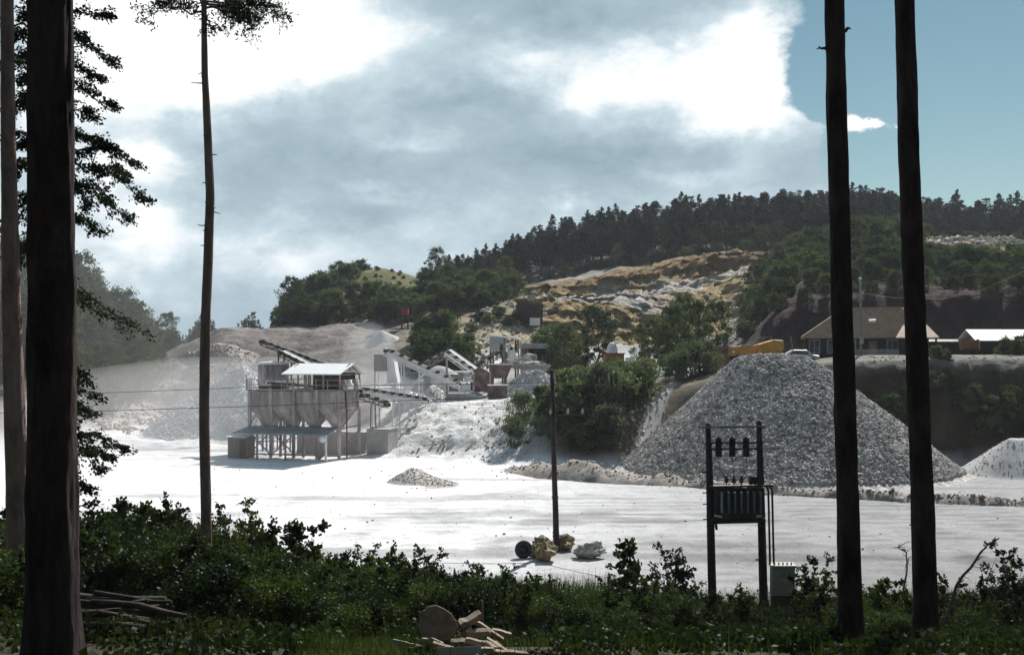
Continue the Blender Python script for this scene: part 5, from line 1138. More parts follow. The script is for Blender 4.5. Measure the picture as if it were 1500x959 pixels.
m = MB(); m.lathe(pole_at(1) , [(.12, .002), (.08, .1), (.01, .14)], 10); m.build('cap', M_DARK, t)
fa = (806 - 610) / 260; ca = pole_at(fa)
arm = MB(); arm.bar(ca + Vector((-.28, -.16, -.02)), ca + Vector((1.6, -.16, 0.03)), .07, .1); arm.bar(ca + Vector((.1, -.18, -.45)), ca + Vector((.75, -.18, -.02)), .035); ar = arm.build('crossarm', M_POLE, t)
for x in (-.12, .75, 1.5): insulator(ar, ca + Vector((x, -.16, .06)), 1.15, M_PORCW)
for f in (.72, .79, .86, .93, .955): 
    q = MB(); q.bar(pole_at(f), pole_at(f) + Vector((.16, -.14, 0)), .03); bk = q.build('bracket', M_DARK, t); insulator(bk, pole_at(f) + Vector((.16, -.14, .01)), .62, M_PORCW if f > .8 else M_PORC)
for f in (.08, .1, .3, .44, .6): m = MB(); m.box((-.17, -.17, -.025), (.17, .17, .025), Matrix.Translation(pole_at(f))); m.build('band', M_DARK, t)
m = MB(); m.box((.1, -.14, 0), (.2, -.02, .22), Matrix.Translation(pole_at(.42))); m.build('plate', M_STEEL, t)
wt = Vector(pb) * 1; wt.z = 0
cable('power_line', 'upper of two thin wires running from the utility pole past the bins', [wt + pole_at(.93) + Vector((.0, -.17, .1)), P(365, 567, 62), P(110, 577, 66), P(-420, 590, 72)], .017, M_WIRE)
cable('power_line', 'lower of two thin wires running from the utility pole past the bins', [wt + pole_at(.86) + Vector((.0, -.17, .1)), P(365, 595, 61), P(110, 603, 64), P(-420, 612, 68)], .02, M_WIRE)
for i, (px, py, Y, sx, sy, sz, mt, l) in enumerate((
    (800, 818, 53.6, 1.3, 1.2, 1.15, M_BOULD, 'yellow stained boulder at the front of the clump at the foot of the utility pole'),
    (796, 803, 55.6, 1.3, 1.1, 1.1, M_BOULD, 'pale boulder topping the clump behind the foot of the utility pole'),
    (828, 804, 56.4, 1.2, 1.1, .9, M_BOULD, 'yellowish boulder just past the foot of the utility pole'),
    (783, 816, 54.4, .8, .8, .8, M_BOULD, 'small shaded boulder between the dark round stone and the pole'),
    (861, 814, 54.4, 1.75, 1.2, .95, M_BOULDW, 'wide whitish boulder lying alone on the road edge'))):
    o = obj('boulder', boulder_mesh('boulder', (sx, sy, sz), mt, 80 + i, 5, 1.1)); o.location = (XW(px, Y), Y, sz * .36); tag(o, l, 'boulder')
t = thing('old_tyre', 'dark round worn tyre leaning by the boulders at the road edge', 'tyre', (XW(767, 54.2), 54.2, .42), R(14))
m = MB(); vs, fs = [], []
for k in range(28):
    a_ = k / 28 * 6.283
    for j in range(10):
        b_ = j / 10 * 6.283; r_ = .33 + .125 * math.cos(b_); vs.append((r_ * math.cos(a_), .14 * math.sin(b_), r_ * math.sin(a_) * 1.0))
for k in range(28):
    for j in range(10): fs.append((k*10+j, k*10+(j+1) % 10, ((k+1) % 28)*10+(j+1) % 10, ((k+1) % 28)*10+j))
m.add(vs, fs, True); m.build('tyre', mat('old tyre rubber', (.03, .03, .04), (.075, .075, .09), 3, .3), t)
m = MB(); m.lathe((0, 0, 0), [(.02, -.05), (.2, -.03), (.22, .03), (.02, .05)], 18, Matrix.Rotation(R(90), 3, 'X')); m.build('hub', M_DARK, t)

# transformer station on two poles
Yt = 40.0; sc_ = Yt / F
def T(px, py, dy=0.0): p = P(px, py, Yt); return Vector((p.x, p.y + dy, p.z))
tb = Vector((XW(1078, Yt), Yt, 0)); tb.z = gz(tb.x, tb.y)
t = thing('transformer_station', 'dark transformer with cooling fins hung between two poles above the shrubs', 'transformer', tb)
L_ = lambda v: Vector(v) - tb
for (xa, xb, yt_) in ((1037.5, 1044, 622), (1112, 1119, 618)):
    m = MB(); a_, b_ = L_(T(xb, 898)), L_(T(xa, yt_)); m.tube([a_, a_.lerp(b_, .4), a_.lerp(b_, .7), b_], [.16, .145, .13, .11], 14)
    po = m.build('pole', M_POLE, t)
    q = MB(); q.lathe(b_, [(.12, .003), (.06, .06), (.01, .08)], 10)
    for f in (.46, .52, .66, .8, .9): c_ = a_.lerp(b_, f); q.tube([c_ + Vector((0, 0, -.03)), c_ + Vector((0, 0, .03))], .155 - .035 * f + .01, 14)
    for f in (.5, .58, .64, .75): c_ = a_.lerp(b_, f); q.bar(c_ + Vector((-.28, -.05, 0)), c_ + Vector((0, -.05, .02)), .035)
    q.build('pole_band', M_DARK, po)
m = MB(); m.bar(L_(T(1021, 625, -.1)), L_(T(1121, 624, -.1)), .05, .07); m.build('top_bar', M_STEEL, t)
for i, y in enumerate((648, 657)):
    m = MB(); m.bar(L_(T(1036, y, -.15)), L_(T(1116, y, -.15)), .05, .06); m.bar(L_(T(1036, y, .16)), L_(T(1116, y, .16)), .05, .06); m.build('crossarm', M_DARK, t)
for i, x in enumerate((1051, 1071, 1091)):
    m = MB(); m.box((-.11, -.24, -.02), (.11, -.18, .66), Matrix.Translation(L_(T(x, 667)))); m.lathe(L_(T(x, 645)) + Vector((0, -.21, 0)), [(.09, -.05), (.10, .05), (.05, .13), (.02, .17)], 10); fu = m.build('fuse_holder', M_DARK, t)
    q = MB(); q.tube([L_(T(x, 667, -.2)), L_(T(x + 2, 685, -.12)), L_(T(1064 + 11 * i, 702, 0))], .013, 5); q.build('lead', M_WIRE, fu)
m = MB(); m.box((0, -.3, 0), (70 * sc_, .42, 42 * sc_), Matrix.Translation(L_(T(1045, 757)))); m.box((-.05, -.34, 42*sc_ + .003), (70*sc_ + .05, .46, 42*sc_ + .07), Matrix.Translation(L_(T(1045, 757))))
m.build('tank', mat('transformer grey', (.045, .045, .05), (.10, .10, .105), 2, .15, rough=.6), t)
for k in range(7):
    m = MB(); x = 8 * sc_ + k * 9.2 * sc_; m.box((x, -.62, .22), (x + .05, -.303, .97), Matrix.Translation(L_(T(1045, 757)))); m.build('cooling_fin', mat('fin grey', (.20, .21, .22), (.32, .33, .34), 2, .1, rough=.6), t)
for i, x in enumerate((1064, 1075, 1086)):
    o = insulator(t, L_(T(x, 711)) + Vector((0, 0, .02)), 1.35)
m = MB(); m.tube([L_(T(1098, 703, .1)), L_(T(1112, 703, .1))], .16, 12); m.build('oil_drum', M_DARK, t)
m = MB(); m.bar(L_(T(1040, 762, -.35)), L_(T(1118, 760, -.35)), .1, .14); m.bar(L_(T(1040, 762, .4)), L_(T(1118, 760, .4)), .1, .14); m.box((-.02, -.4, -.03), (74*sc_, .45, .0), Matrix.Translation(L_(T(1043, 757)))); m.build('platform', M_DARK, t)
for p_, q_ in ((T(1043, 752, -.45), T(1054, 754, -.45)), (T(1104, 753, -.45), T(1112, 753, -.45))): m = MB(); m.bar(L_(p_), L_(q_), .06, .07); m.build('clamp', M_WHITE, t)
for p_, q_ in ((T(1046, 762, -.3), T(1049, 774, -.1)), (T(1109, 762, -.3), T(1112, 772, -.1))): m = MB(); m.bar(L_(p_), L_(q_), .08); m.build('bracket', M_DARK, t)
m = MB(); m.bar(L_(T(1036, 711, -.42)), L_(T(1129, 709, -.42)), .06, .07); m.build('shelf_bar', M_DARK, t)
for x in (1121.5, 1127): m = MB(); m.tube([L_(T(x - 3, 710, -.42)), L_(T(x, 716, -.42)), L_(T(x + 2.5, 822, -.42))], .038, 8); m.build('conduit', M_DARK, t)
t = thing('switch_cabinet', 'pale grey switch cabinet with a yellow warning sticker beside the transformer pole', 'cabinet', T(1143, 868, -.5))
w_, h_ = 33 * sc_, 42 * sc_
m = MB(); m.box((-w_/2, 0, 0), (w_/2, .38, h_)); bd = m.build('body', mat('cabinet grey', (.26, .255, .24), (.34, .33, .31), 2, .05, rough=.6), t, .012)
m = MB(); m.hull8([Vector(v) for v in ((-w_/2-.04,-.05,h_+.003),(w_/2+.04,-.05,h_+.003),(w_/2+.04,.42,h_+.003),(-w_/2-.04,.42,h_+.003),(-w_/2-.04,-.05,h_+.05),(w_/2+.04,-.05,h_+.05),(w_/2+.02,.4,h_+.1),(-w_/2-.02,.4,h_+.1))]); m.build('lid', mat('lid cream', (.50, .48, .42), (.6, .58, .52), 2, .05), t)
m = MB(); m.box((-w_/2 + .04, -.018, .05), (w_/2 - .04, -.002, h_ - .05)); dr = m.build('door', MATS['cabinet grey'], t, .008)
m = MB(); m.lathe((0.0, -.022, h_ * .5), [(.105, -.002), (.105, .002)], 18, Matrix.Rotation(R(90), 3, 'X')); st = m.build('warning_sticker', mat('sticker yellow', (.62, .42, .06), (.7, .5, .1), 3, 0), dr)
m = MB(); zz = h_ * .5; m.add([(-.02, -.028, zz+.07), (.035, -.028, zz+.07), (.01, -.028, zz+.015), (.04, -.028, zz+.01), (-.03, -.028, zz-.08), (-.005, -.028, zz-.01), (-.04, -.028, zz)], [tuple(range(7))]); m.build('lightning_mark', mat('sticker red', (.5, .10, .05), (.55, .14, .07), 3, 0), st)
m = MB(); m.box((w_/2 - .12, -.045, h_ * .45), (w_/2 - .08, -.02, h_ * .6)); m.build('handle', M_DARK, dr)
m = MB(); m.box((-w_/2 + .03, .03, -1.1), (w_/2 - .03, .36, -.003)); m.build('plinth', M_DARK, t)
m = MB()
for k in range(5): m.lathe((-.3 + .15 * k, .1, h_ + .06), [(.025, 0), (.03, .06), (.01, .09)], 8)
m.build('cable_gland', M_DARK, t)

# ------------------------------------------------------------------ trees at the edge of the wood
def trunk_mesh(path, rad, m, seed, seg=56, rings=200, rough=.05):
    path = [Vector(p) for p in path]; n = len(path)
    d = [0.0]
    for i in range(1, n): d.append(d[-1] + (path[i] - path[i-1]).length)
    s = np.linspace(0, d[-1], rings)
    A = np.array([p[:] for p in path])
    # smooth spline through the points
    from numpy import interp
    c = np.stack([interp(s, d, A[:, k]) for k in range(3)], 1); kk = np.array([1, 2, 3, 2, 1]) / 9
    cp = np.pad(c, ((2, 2), (0, 0)), 'edge'); cs = sum(kk[i] * cp[i:i + rings] for i in range(5)); cs[0] = c[0]; cs[-1] = c[-1]
    r = interp(s, d, rad)
    th = np.linspace(0, 2 * np.pi, seg, endpoint=False)
    TH, S = np.meshgrid(th, s)
    rr = r[:, None] * (1 + rough * fbm(np.cos(TH) * 3 + seed, np.sin(TH) * 3, S * .9, 4, seed) + rough * .9 * np.abs(fbm(np.cos(TH) * 7, np.sin(TH) * 7 + seed, S * 1.3, 3, seed + 5)) + rough * .8 * np.abs(vnoise(np.cos(TH) * 6, np.sin(TH) * 6, S * 2.2, seed + 9)) + .35 * np.exp(-(S - .3) / .45) * (1 + .5 * vnoise(np.cos(TH) * 2, np.sin(TH) * 2, 0, seed + 11)) * (S < 3))
    V = np.stack([cs[:, 0:1] + rr * np.cos(TH), cs[:, 1:2] + rr * np.sin(TH), cs[:, 2:3] + 0 * rr], -1).reshape(-1, 3)
    i = np.arange(rings - 1)[:, None]; k = np.arange(seg)[None]
    Fq = np.stack([i*seg+k, i*seg+(k+1) % seg, (i+1)*seg+(k+1) % seg, (i+1)*seg+k], -1).reshape(-1, 4)
    return V, Fq
def tuft_branch(ab_wood, ab_leaf, a, b, rng, tufts=26, spread=.5, r0=.04, needle=.11, per=34, sag=.08, start=.35):
    """a pine limb with twigs ending in needle tufts"""
    p = limb(a, b, rng, sag, 8); ab_wood.add(cyl_arrays(p, np.linspace(r0, .008, 8), 5)); L = np.linalg.norm(np.asarray(b) - np.asarray(a))
    for k in range(tufts):
        f = start + (1 - start) * rng.random() ** .8; q = f * 7; i = int(min(6, q)); c = p[i] + (p[i+1] - p[i]) * (q - i)
        dv = unit(rng.normal(size=3) + np.array([0, 0, .25]) + unit(np.asarray(b) - np.asarray(a)) * .8) * spread * rng.uniform(.35, 1.0)
        e = c + dv
        if rng.random() < .6: ab_wood.add(cyl_arrays(np.stack([c, (c + e) / 2 + rng.normal(size=3) * .03, e]), [.012, .008, .004], 4))
        C = e + rng.normal(size=(per, 3)) * np.array([.11, .11, .075]); ab_leaf.add(leaf_quads(C, rng.uniform(.7, 1.3, per) * needle, None, .28, rng))
def big_pine(name, label, path, rad, bark, seed, crown_z0, crown_z1, reach, nbr=34, rough=.05, extra=None, stubs=0):
    rng = np.random.default_rng(seed); base = Vector(path[0]); pl = [Vector(p) - base for p in path]
    t = thing(name, label, 'tree', base)
    V, Fq = trunk_mesh(pl, rad, bark, seed, rough=rough); me = mesh_np('trunk', V, [Fq], bark, smooth=True); obj('trunk', me, t)
    lf = AB(); A = np.array([p[:] for p in pl])
    def at_z(z): return np.array([np.interp(z, A[:, 2], A[:, 0]), np.interp(z, A[:, 2], A[:, 1]), z])
    for i in range(nbr):
        z = crown_z0 + (crown_z1 - crown_z0) * rng.random(); f = (z - crown_z0) / (crown_z1 - crown_z0); az = rng.random() * 6.283; ln = reach * (1 - .65 * f) * rng.uniform(.6, 1.1)
        a_ = at_z(z); b_ = a_ + np.array([math.cos(az) * ln, math.sin(az) * ln, ln * rng.uniform(-.1, .35)])
        w = AB(); tuft_branch(w, lf, a_, b_, rng, 26, .8, .05, .30, 14); obj('branch', w.mesh('branch', bark, True), t)
    for (a_, b_, n) in (extra or []):
        a_ = np.array((Vector(a_) - base)[:]); b_ = np.array((Vector(b_) - base)[:]); w = AB(); tuft_branch(w, lf, a_, b_, rng, int(n * .55), .42, .035, .13, 26, .06, .3); obj('branch', w.mesh('branch', bark, True), t)
    for k in range(stubs):
        z = A[-1, 2] * rng.uniform(.40, .64); a_ = at_z(z); az = rng.random() * 6.283; ln = rng.uniform(.15, .38); b_ = a_ + np.array([math.cos(az) * ln, math.sin(az) * ln * .4, rng.uniform(-.05, .05)])
        w = AB(); w.add(cyl_arrays(limb(a_, b_, rng, 0, 4), np.linspace(.022, .01, 4), 4)); obj('branch_stub', w.mesh('branch_stub', bark, True), t)
    cr = obj('crown', lf.mesh('crown', M_PINE), t)
    return t
def pine_path(pts, Y, top_extra, base_dz=-.3):
    """pts: trunk axis as seen, bottom up; carried on above the picture by top_extra metres"""
    q = [P(x, y, Y) for x, y in pts]; b0 = q[0].copy(); b0.z = gz(b0.x, b0.y) + base_dz; q = [b0] + q
    d = (q[-1] - q[-2]).normalized(); d = Vector((d.x * .5, 0, d.z)).normalized(); q.append(q[-1] + d * top_extra * .5); q.append(q[-1] + d * top_extra * .5); return q
big_pine('pine_tree', 'very thick dark pine trunk, the stoutest of all, rising through the whole view', pine_path([(76, 930), (76, 700), (75, 450), (74, 200), (74, 0)], 12.0, 16), [.30, .272, .245, .236, .23, .222, .19, .05], M_BARK, 401, 18.5, 28, 3.2, 40, .07)
big_pine('pine_tree', 'slender ruddy grey pine trunk next to the stoutest trunk', pine_path([(27, 850), (24, 700), (17, 450), (12, 200), (10, 0)], 21.0, 16), [.24, .20, .19, .165, .13, .115, .10, .03], M_BARK2, 402, 19, 31, 3.0, 36, .05)
cps = [(304, 900), (302, 760), (299, 600), (301, 470), (305, 380), (308, 290), (304, 190), (300, 110), (299, 30), (299, 0)]
big_pine('pine_tree', 'slim wavy pine trunk with stubs and a first whorl of branches at its top', pine_path(cps, 28.0, 8), [.16, .135, .13, .125, .122, .115, .107, .095, .08, .07, .065, .05, .02], M_BARK2, 403, 17.2, 24, 2.6, 26, .05,
         [(P(300, 18, 28), P(222, 22, 27.6), 34), (P(300, 8, 28), P(262, -14, 28.5), 26), (P(300, 4, 28), P(350, 22, 27.5), 22), (P(301, 12, 28), P(385, 14, 28.4), 44), (P(300, 2, 28), P(408, 22, 28.2), 40), (P(300, 22, 28), P(318, 52, 27.8), 10), (P(300, -10, 28), P(372, 42, 27.3), 44), (P(300, -20, 28), P(345, -10, 29), 26), (P(300, -5, 28), P(245, 5, 29), 20), (P(301, 6, 28), P(362, 34, 28.6), 22)], 16)
big_pine('pine_tree', 'dark straight pine trunk with two short stubs, standing nearer the transformer', pine_path([(1246, 915), (1241, 700), (1234, 480), (1228, 250), (1222, 0)], 20.0, 15), [.215, .205, .19, .182, .175, .165, .15, .04], M_BARK, 404, 17.5, 29, 3.3, 38, .06, [(P(1238, 46, 20), P(1246, 42, 19.7), 0), (P(1212, 73, 20), P(1196, 72, 19.8), 0)])
big_pine('pine_tree', 'dark straight pine trunk rising before the tiled house and orange trailer', pine_path([(1356, 890), (1350, 700), (1341, 480), (1332, 250), (1325, 0)], 21.0, 15), [.235, .215, .20, .192, .185, .175, .155, .04], M_BARK, 405, 18, 30, 3.3, 38, .06)
# broadleaf tree whose sprays show past the stoutest trunk
def spray_tree():
    rng = np.random.default_rng(411); Y0 = 23.0; base = G(62, Y0, -.3)
    t = thing('oak_tree', 'leafy broadleaf tree whose drooping sprays stick out behind the stoutest pine trunk', 'tree', base)
    path = [Vector((0, 0, 0))] + [P(x, y, Y0) - base for x, y in ((64, 700), (66, 450), (62, 200), (60, -80), (58, -300))]
    V, Fq = trunk_mesh(path, [.18, .16, .145, .125, .10, .04], M_WOOD, 412, 16, 50, .05); obj('trunk', mesh_np('trunk', V, [Fq], M_WOOD, smooth=True), t)
    w, lf = AB(), AB(); b3 = np.array(base[:])
    tips = [(158, 22, 40, 0), (130, -20, -60, 1), (168, 92, 60, 0), (150, 118, 90, 1), (168, 158, 130, 0), (140, 175, 150, 1), (196, 240, 215, 0), (180, 228, 190, 1), (208, 292, 235, 0), (192, 322, 250, 0), (165, 300, 260, 1), (150, 345, 300, 0), (128, 300, 240, -1), (190, 268, 230, -1),
            (132, 208, 190, 0), (126, 60, 40, -1), (185, 486, 430, .5), (215, 492, 430, 1), (150, 462, 420, 0), (120, 440, 400, -1),
            (20, 60, 40, 0), (36, 30, 10, 1), (30, 120, 110, -1), (15, 170, 150, 1), (36, 210, 200, 0), (25, 260, 240, -1), (38, 300, 280, 1), (12, 330, 300, 0), (36, 150, 140, 1), (30, 90, 90, 1), (-30, 100, 100, 0), (-40, 220, 200, 0), (-60, 20, 60, 0), (40, 360, 330, 0), (20, 400, 360, 1),
            (140, 585, 560, -1), (118, 640, 610, -1), (186, 662, 640, -.5), (150, 690, 660, -1), (160, 672, 650, 0), (125, 720, 690, -1), (140, 610, 580, -.5), (128, 560, 540, -.5),
            (70, -160, -100, 2), (160, -120, -60, 0), (-60, -140, -60, 1), (200, -200, -120, 1), (110, -260, -180, -1), (20, -260, -200, 1)]
    sparse = {16, 17, 18, 19}
    for k, (tx, ty, ay, dy) in enumerate(tips):
        dens = .28 if k in sparse else 1.0
        a_ = np.array(P(63, ay, Y0)[:]) - b3; e = np.array(P(tx, ty, Y0 + dy * 1.1)[:]) - b3
        p = limb(a_, e, rng, .12, 9); w.add(cyl_arrays(p, np.linspace(.035, .006, 9), 5)); L = np.linalg.norm(e - a_); main = unit(e - a_)
        for j in range(int(26 * (0.6 + .3 * L))):
            f = .28 + .72 * rng.random() ** .75; q = f * 8; i = int(min(7, q)); c = p[i] + (p[i+1] - p[i]) * (q - i)
            side = unit(main * .8 + rng.normal(size=3) * np.array([.55, .8, .28]) + np.array([0, 0, -.12])); ln = rng.uniform(.14, .46) * (1.15 - .45 * f); tip = c + side * ln
            w.add(cyl_arrays(np.stack([c, (c + tip) / 2 + np.array([0, 0, .03]), tip]), [.007, .005, .002], 3))
            n = int(24 * dens * rng.uniform(.6, 1.3)) + 1; s = rng.random((n, 1)) ** .6; C = c + (tip - c) * s + rng.normal(size=(n, 3)) * np.array([.05, .06, .035])
            lf.add(leaf_quads(C, rng.uniform(.045, .09, n), np.tile(side + np.array([0, 0, -.35]), (n, 1)), .62, rng, .3))
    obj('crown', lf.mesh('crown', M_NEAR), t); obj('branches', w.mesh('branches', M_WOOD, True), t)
spray_tree()

# ------------------------------------------------------------------ the shaded bank in front
def sapling_mesh(seed, H, nst, leaf, spread=.5, per=15):
    rng = np.random.default_rng(seed); w, lf = AB(), AB()
    for s in range(nst):
        az = rng.random() * 6.283; h = H * rng.uniform(.6, 1.0) if s else H; lean = spread * h * rng.uniform(.1, .6)
        top = np.array([math.cos(az) * lean, math.sin(az) * lean, h]); p = limb((rng.normal() * .1, rng.normal() * .1, -.25), top, rng, .05, 9); w.add(cyl_arrays(p, np.linspace(.016, .003, 9), 4))
        for j in range(int(h * 9)):
            f = .15 + .85 * rng.random(); q = f * 8; i = int(min(7, q)); c = p[i] + (p[i+1] - p[i]) * (q - i); az2 = rng.random() * 6.283; ln = rng.uniform(.15, .5) * (1.15 - .8 * f) * min(1.2, h * .5)
            tip = c + np.array([math.cos(az2) * ln, math.sin(az2) * ln, ln * rng.uniform(.05, .7)]); w.add(cyl_arrays(np.stack([c, (c + tip) / 2, tip]), [.006, .004, .002], 3))
            C = c + (tip - c) * rng.random((per, 1)) ** .7 + rng.normal(size=(per, 3)) * .03; lf.add(leaf_quads(C, rng.uniform(.7, 1.3, per) * leaf, np.tile(unit(tip - c), (per, 1)), .66, rng, .35))
        C = top + rng.normal(size=(per, 3)) * np.array([.05, .05, .08]) - np.array([0, 0, .05]); lf.add(leaf_quads(C, rng.uniform(.7, 1.2, per) * leaf, np.tile([0, 0, 1.0], (per, 1)), .66, rng, .3))
    return w, lf
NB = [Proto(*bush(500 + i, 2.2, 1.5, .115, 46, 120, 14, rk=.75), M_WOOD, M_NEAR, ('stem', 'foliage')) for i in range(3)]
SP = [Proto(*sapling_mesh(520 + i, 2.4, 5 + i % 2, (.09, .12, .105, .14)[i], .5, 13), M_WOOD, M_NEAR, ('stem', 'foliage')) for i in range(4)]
r5 = np.random.default_rng(55)
TOPX = [-60, 60, 130, 190, 240, 300, 360, 405, 440, 480, 560, 650, 720, 790, 830, 870, 920, 985, 1040, 1090, 1180, 1240, 1320, 1400, 1440, 1500, 1580]
TOPY = [745, 750, 752, 752, 752, 766, 775, 785, 810, 824, 828, 832, 842, 850, 866, 866, 852, 862, 872, 880, 874, 868, 872, 880, 868, 852, 850]
def fit(px, Y, top_y, lo=.25): 
    """height a plant needs on the bank for its tip to reach the line where the photo shows the tips"""
    return max(lo, P(px, top_y, Y).z - gz(XW(px, Y), Y))
for Y, st, drop in ((43.5, 24, 2), (40, 26, 0), (36.5, 28, 4), (33, 32, 8), (29.5, 36, 14), (26, 42, 24), (22.5, 50, 38), (19, 62, 52)):
    p = -50 + 20 * (Y % 3)
    while p < 1570:
        px = p + r5.uniform(-10, 10); p += st * r5.uniform(.8, 1.3)
        ty = np.interp(px, TOPX, TOPY) + drop + r5.uniform(-8, 10)
        if Y > 38 and px < 430: continue
        if Y < 28 and 575 < px < 800 or (Y < 22 and 110 < px < 290): continue
        if Y > 38 and 815 < px < 885 and r5.random() < .6: continue
        h = min(3.0, fit(px, Y, ty))
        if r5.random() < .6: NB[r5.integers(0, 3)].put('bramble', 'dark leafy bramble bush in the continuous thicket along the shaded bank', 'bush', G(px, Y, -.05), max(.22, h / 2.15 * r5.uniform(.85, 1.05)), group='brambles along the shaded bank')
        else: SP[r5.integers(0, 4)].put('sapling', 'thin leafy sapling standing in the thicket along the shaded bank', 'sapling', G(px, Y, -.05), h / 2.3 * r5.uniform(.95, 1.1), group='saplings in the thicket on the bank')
for k, (px, ty, Y, l) in enumerate(((350, 733, 31, 'upright sprig poking above the thicket just past the slim wavy pine'), (385, 762, 31, 'dark arching shoot at the falling end of the tall thicket'), (238, 738, 32, 'tall leafy shoot at the highest hump of the thicket'), (422, 768, 33, 'last tall shoot where the thicket drops to the road'),
      (535, 796, 41, 'small sprig with a double tip standing over the weeds before the white road'), (568, 795, 41, 'slender sprig over the weeds before the white road'), (622, 800, 40, 'leaning bushy shoot over the weeds before the white road'), (917, 788, 39, 'tall upright sapling with paired leaves between the boulders and the transformer'), (985, 796, 38, 'forked sapling just beside the transformer poles'), (1000, 812, 37, 'lower sapling at the foot of the nearer transformer pole'),
      (1205, 812, 34, 'rounded leafy sapling between the cabinet and the straight pine trunk'), (1182, 826, 42.5, 'leafy sapling directly behind the switch cabinet'), (1478, 795, 30, 'tall leafy shrub at the very edge of the view'), (1492, 834, 29, 'broad leafy shrub low at the edge of the view'), (1385, 842, 31, 'leafy sapling growing through the dead branch'), (1290, 846, 32, 'leafy sapling between the two straight pine trunks'),
      (128, 735, 24, 'leafy sapling tight against the stoutest pine trunk'))):
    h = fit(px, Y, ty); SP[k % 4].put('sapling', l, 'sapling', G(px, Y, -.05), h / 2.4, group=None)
for k in range(26):
    px = 140 + 700 * (k + r5.random()) / 26; Y = r5.choice([31, 34, 37, 40]) if px < 440 else r5.choice([36, 40, 43]); ty = np.interp(px, TOPX, TOPY) - r5.uniform(2, 26)
    SP[r5.integers(0, 4)].put('sapling', 'thin leafy sapling standing in the thicket along the shaded bank', 'sapling', G(px, Y, -.05), fit(px, Y, ty) / 2.4, group='saplings in the thicket on the bank')
for k in range(46):
    px = 880 + 640 * (k + r5.random()) / 46
    if 1095 < px < 1180: continue
    Y = r5.choice([27, 31, 35, 39, 42]); ty = np.interp(px, TOPX, TOPY) + r5.uniform(-34, 14); h = fit(px, Y, ty)
    SP[r5.integers(0, 4)].put('sapling', 'thin leafy sapling standing in the thicket along the shaded bank', 'sapling', G(px, Y, -.05), h / 2.4, group='saplings in the thicket on the bank')
# continuous ground cover and grasses
def undergrowth():
    rng = np.random.default_rng(77); n = 120000
    Y = 7 + 37 * rng.random(n) ** .75; X = (rng.random(n) * 1.5 - .75) * (Y + 3) * .75
    d = fbm(X * .5, Y * .5, 0, 3, 7); keep = (d > -.35) & ~((np.abs(X + 1.0) < 1.6) & (Y < 17.5) & (Y > 11)); X, Y = X[keep], Y[keep]; d = d[keep]
    hh = (.16 + .55 * np.clip(d + .35, 0, 1)) * (.5 + .5 * sstep(12, 30, Y)); px = pxof(X, Y)
    h = hh * rng.random(len(X)) ** .8
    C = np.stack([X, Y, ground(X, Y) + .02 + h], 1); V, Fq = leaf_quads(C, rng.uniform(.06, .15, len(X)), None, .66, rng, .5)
    tag(obj('undergrowth', mesh_np('undergrowth', V, [Fq], M_SHADELEAF)), kind='stuff')
    # grass blades: thin bent triangles as quads
    def blades(n, fx, fy, h0, h1, name):
        px = fx(n); Y = fy(n); X = (px - CX) / F * Y; h = rng.uniform(h0, h1, n); B = np.stack([X, Y, ground(X, Y) - .03], 1)
        lean = rng.normal(size=(n, 3)) * np.array([.22, .22, 0]); tip = B + lean * h[:, None] + np.array([0, 0, 1.0]) * h[:, None]; mid = B + lean * h[:, None] * .3 + np.array([0, 0, .55]) * h[:, None]
        s = unit(np.cross(lean + 1e-3, np.array([0, 0, 1.0]))) * (.006 + .004 * rng.random((n, 1)))
        V = np.stack([B - s, B + s, mid + s * .8, mid - s * .8, tip, tip + s * .1], 1).reshape(-1, 3); k = np.arange(n)[:, None] * 6
        Fq = np.concatenate([k + np.array([0, 1, 2, 3]), k + np.array([3, 2, 5, 4])]); return V, Fq
    U = lambda a, b: (lambda n: rng.uniform(a, b, n))
    parts = [blades(16000, U(430, 900), U(40, 46.5), .3, 1.15, 'g'), blades(3500, U(120, 420), U(32.5, 36), 1.2, 2.7, 'g'), blades(3500, U(430, 640), U(12, 20), .1, .32, 'g'), blades(3000, U(-20, 1520), U(14, 34), .15, .5, 'g'), blades(2200, U(880, 1520), U(38, 46.5), .15, .6, 'g')]
    V = np.concatenate([q[0] for q in parts]); off = np.cumsum([0] + [len(q[0]) for q in parts]); Fq = np.concatenate([q[1] + o for q, o in zip(parts, off)])
    tag(obj('grass', mesh_np('grass', V, [Fq], M_GRASS)), kind='stuff')
undergrowth()

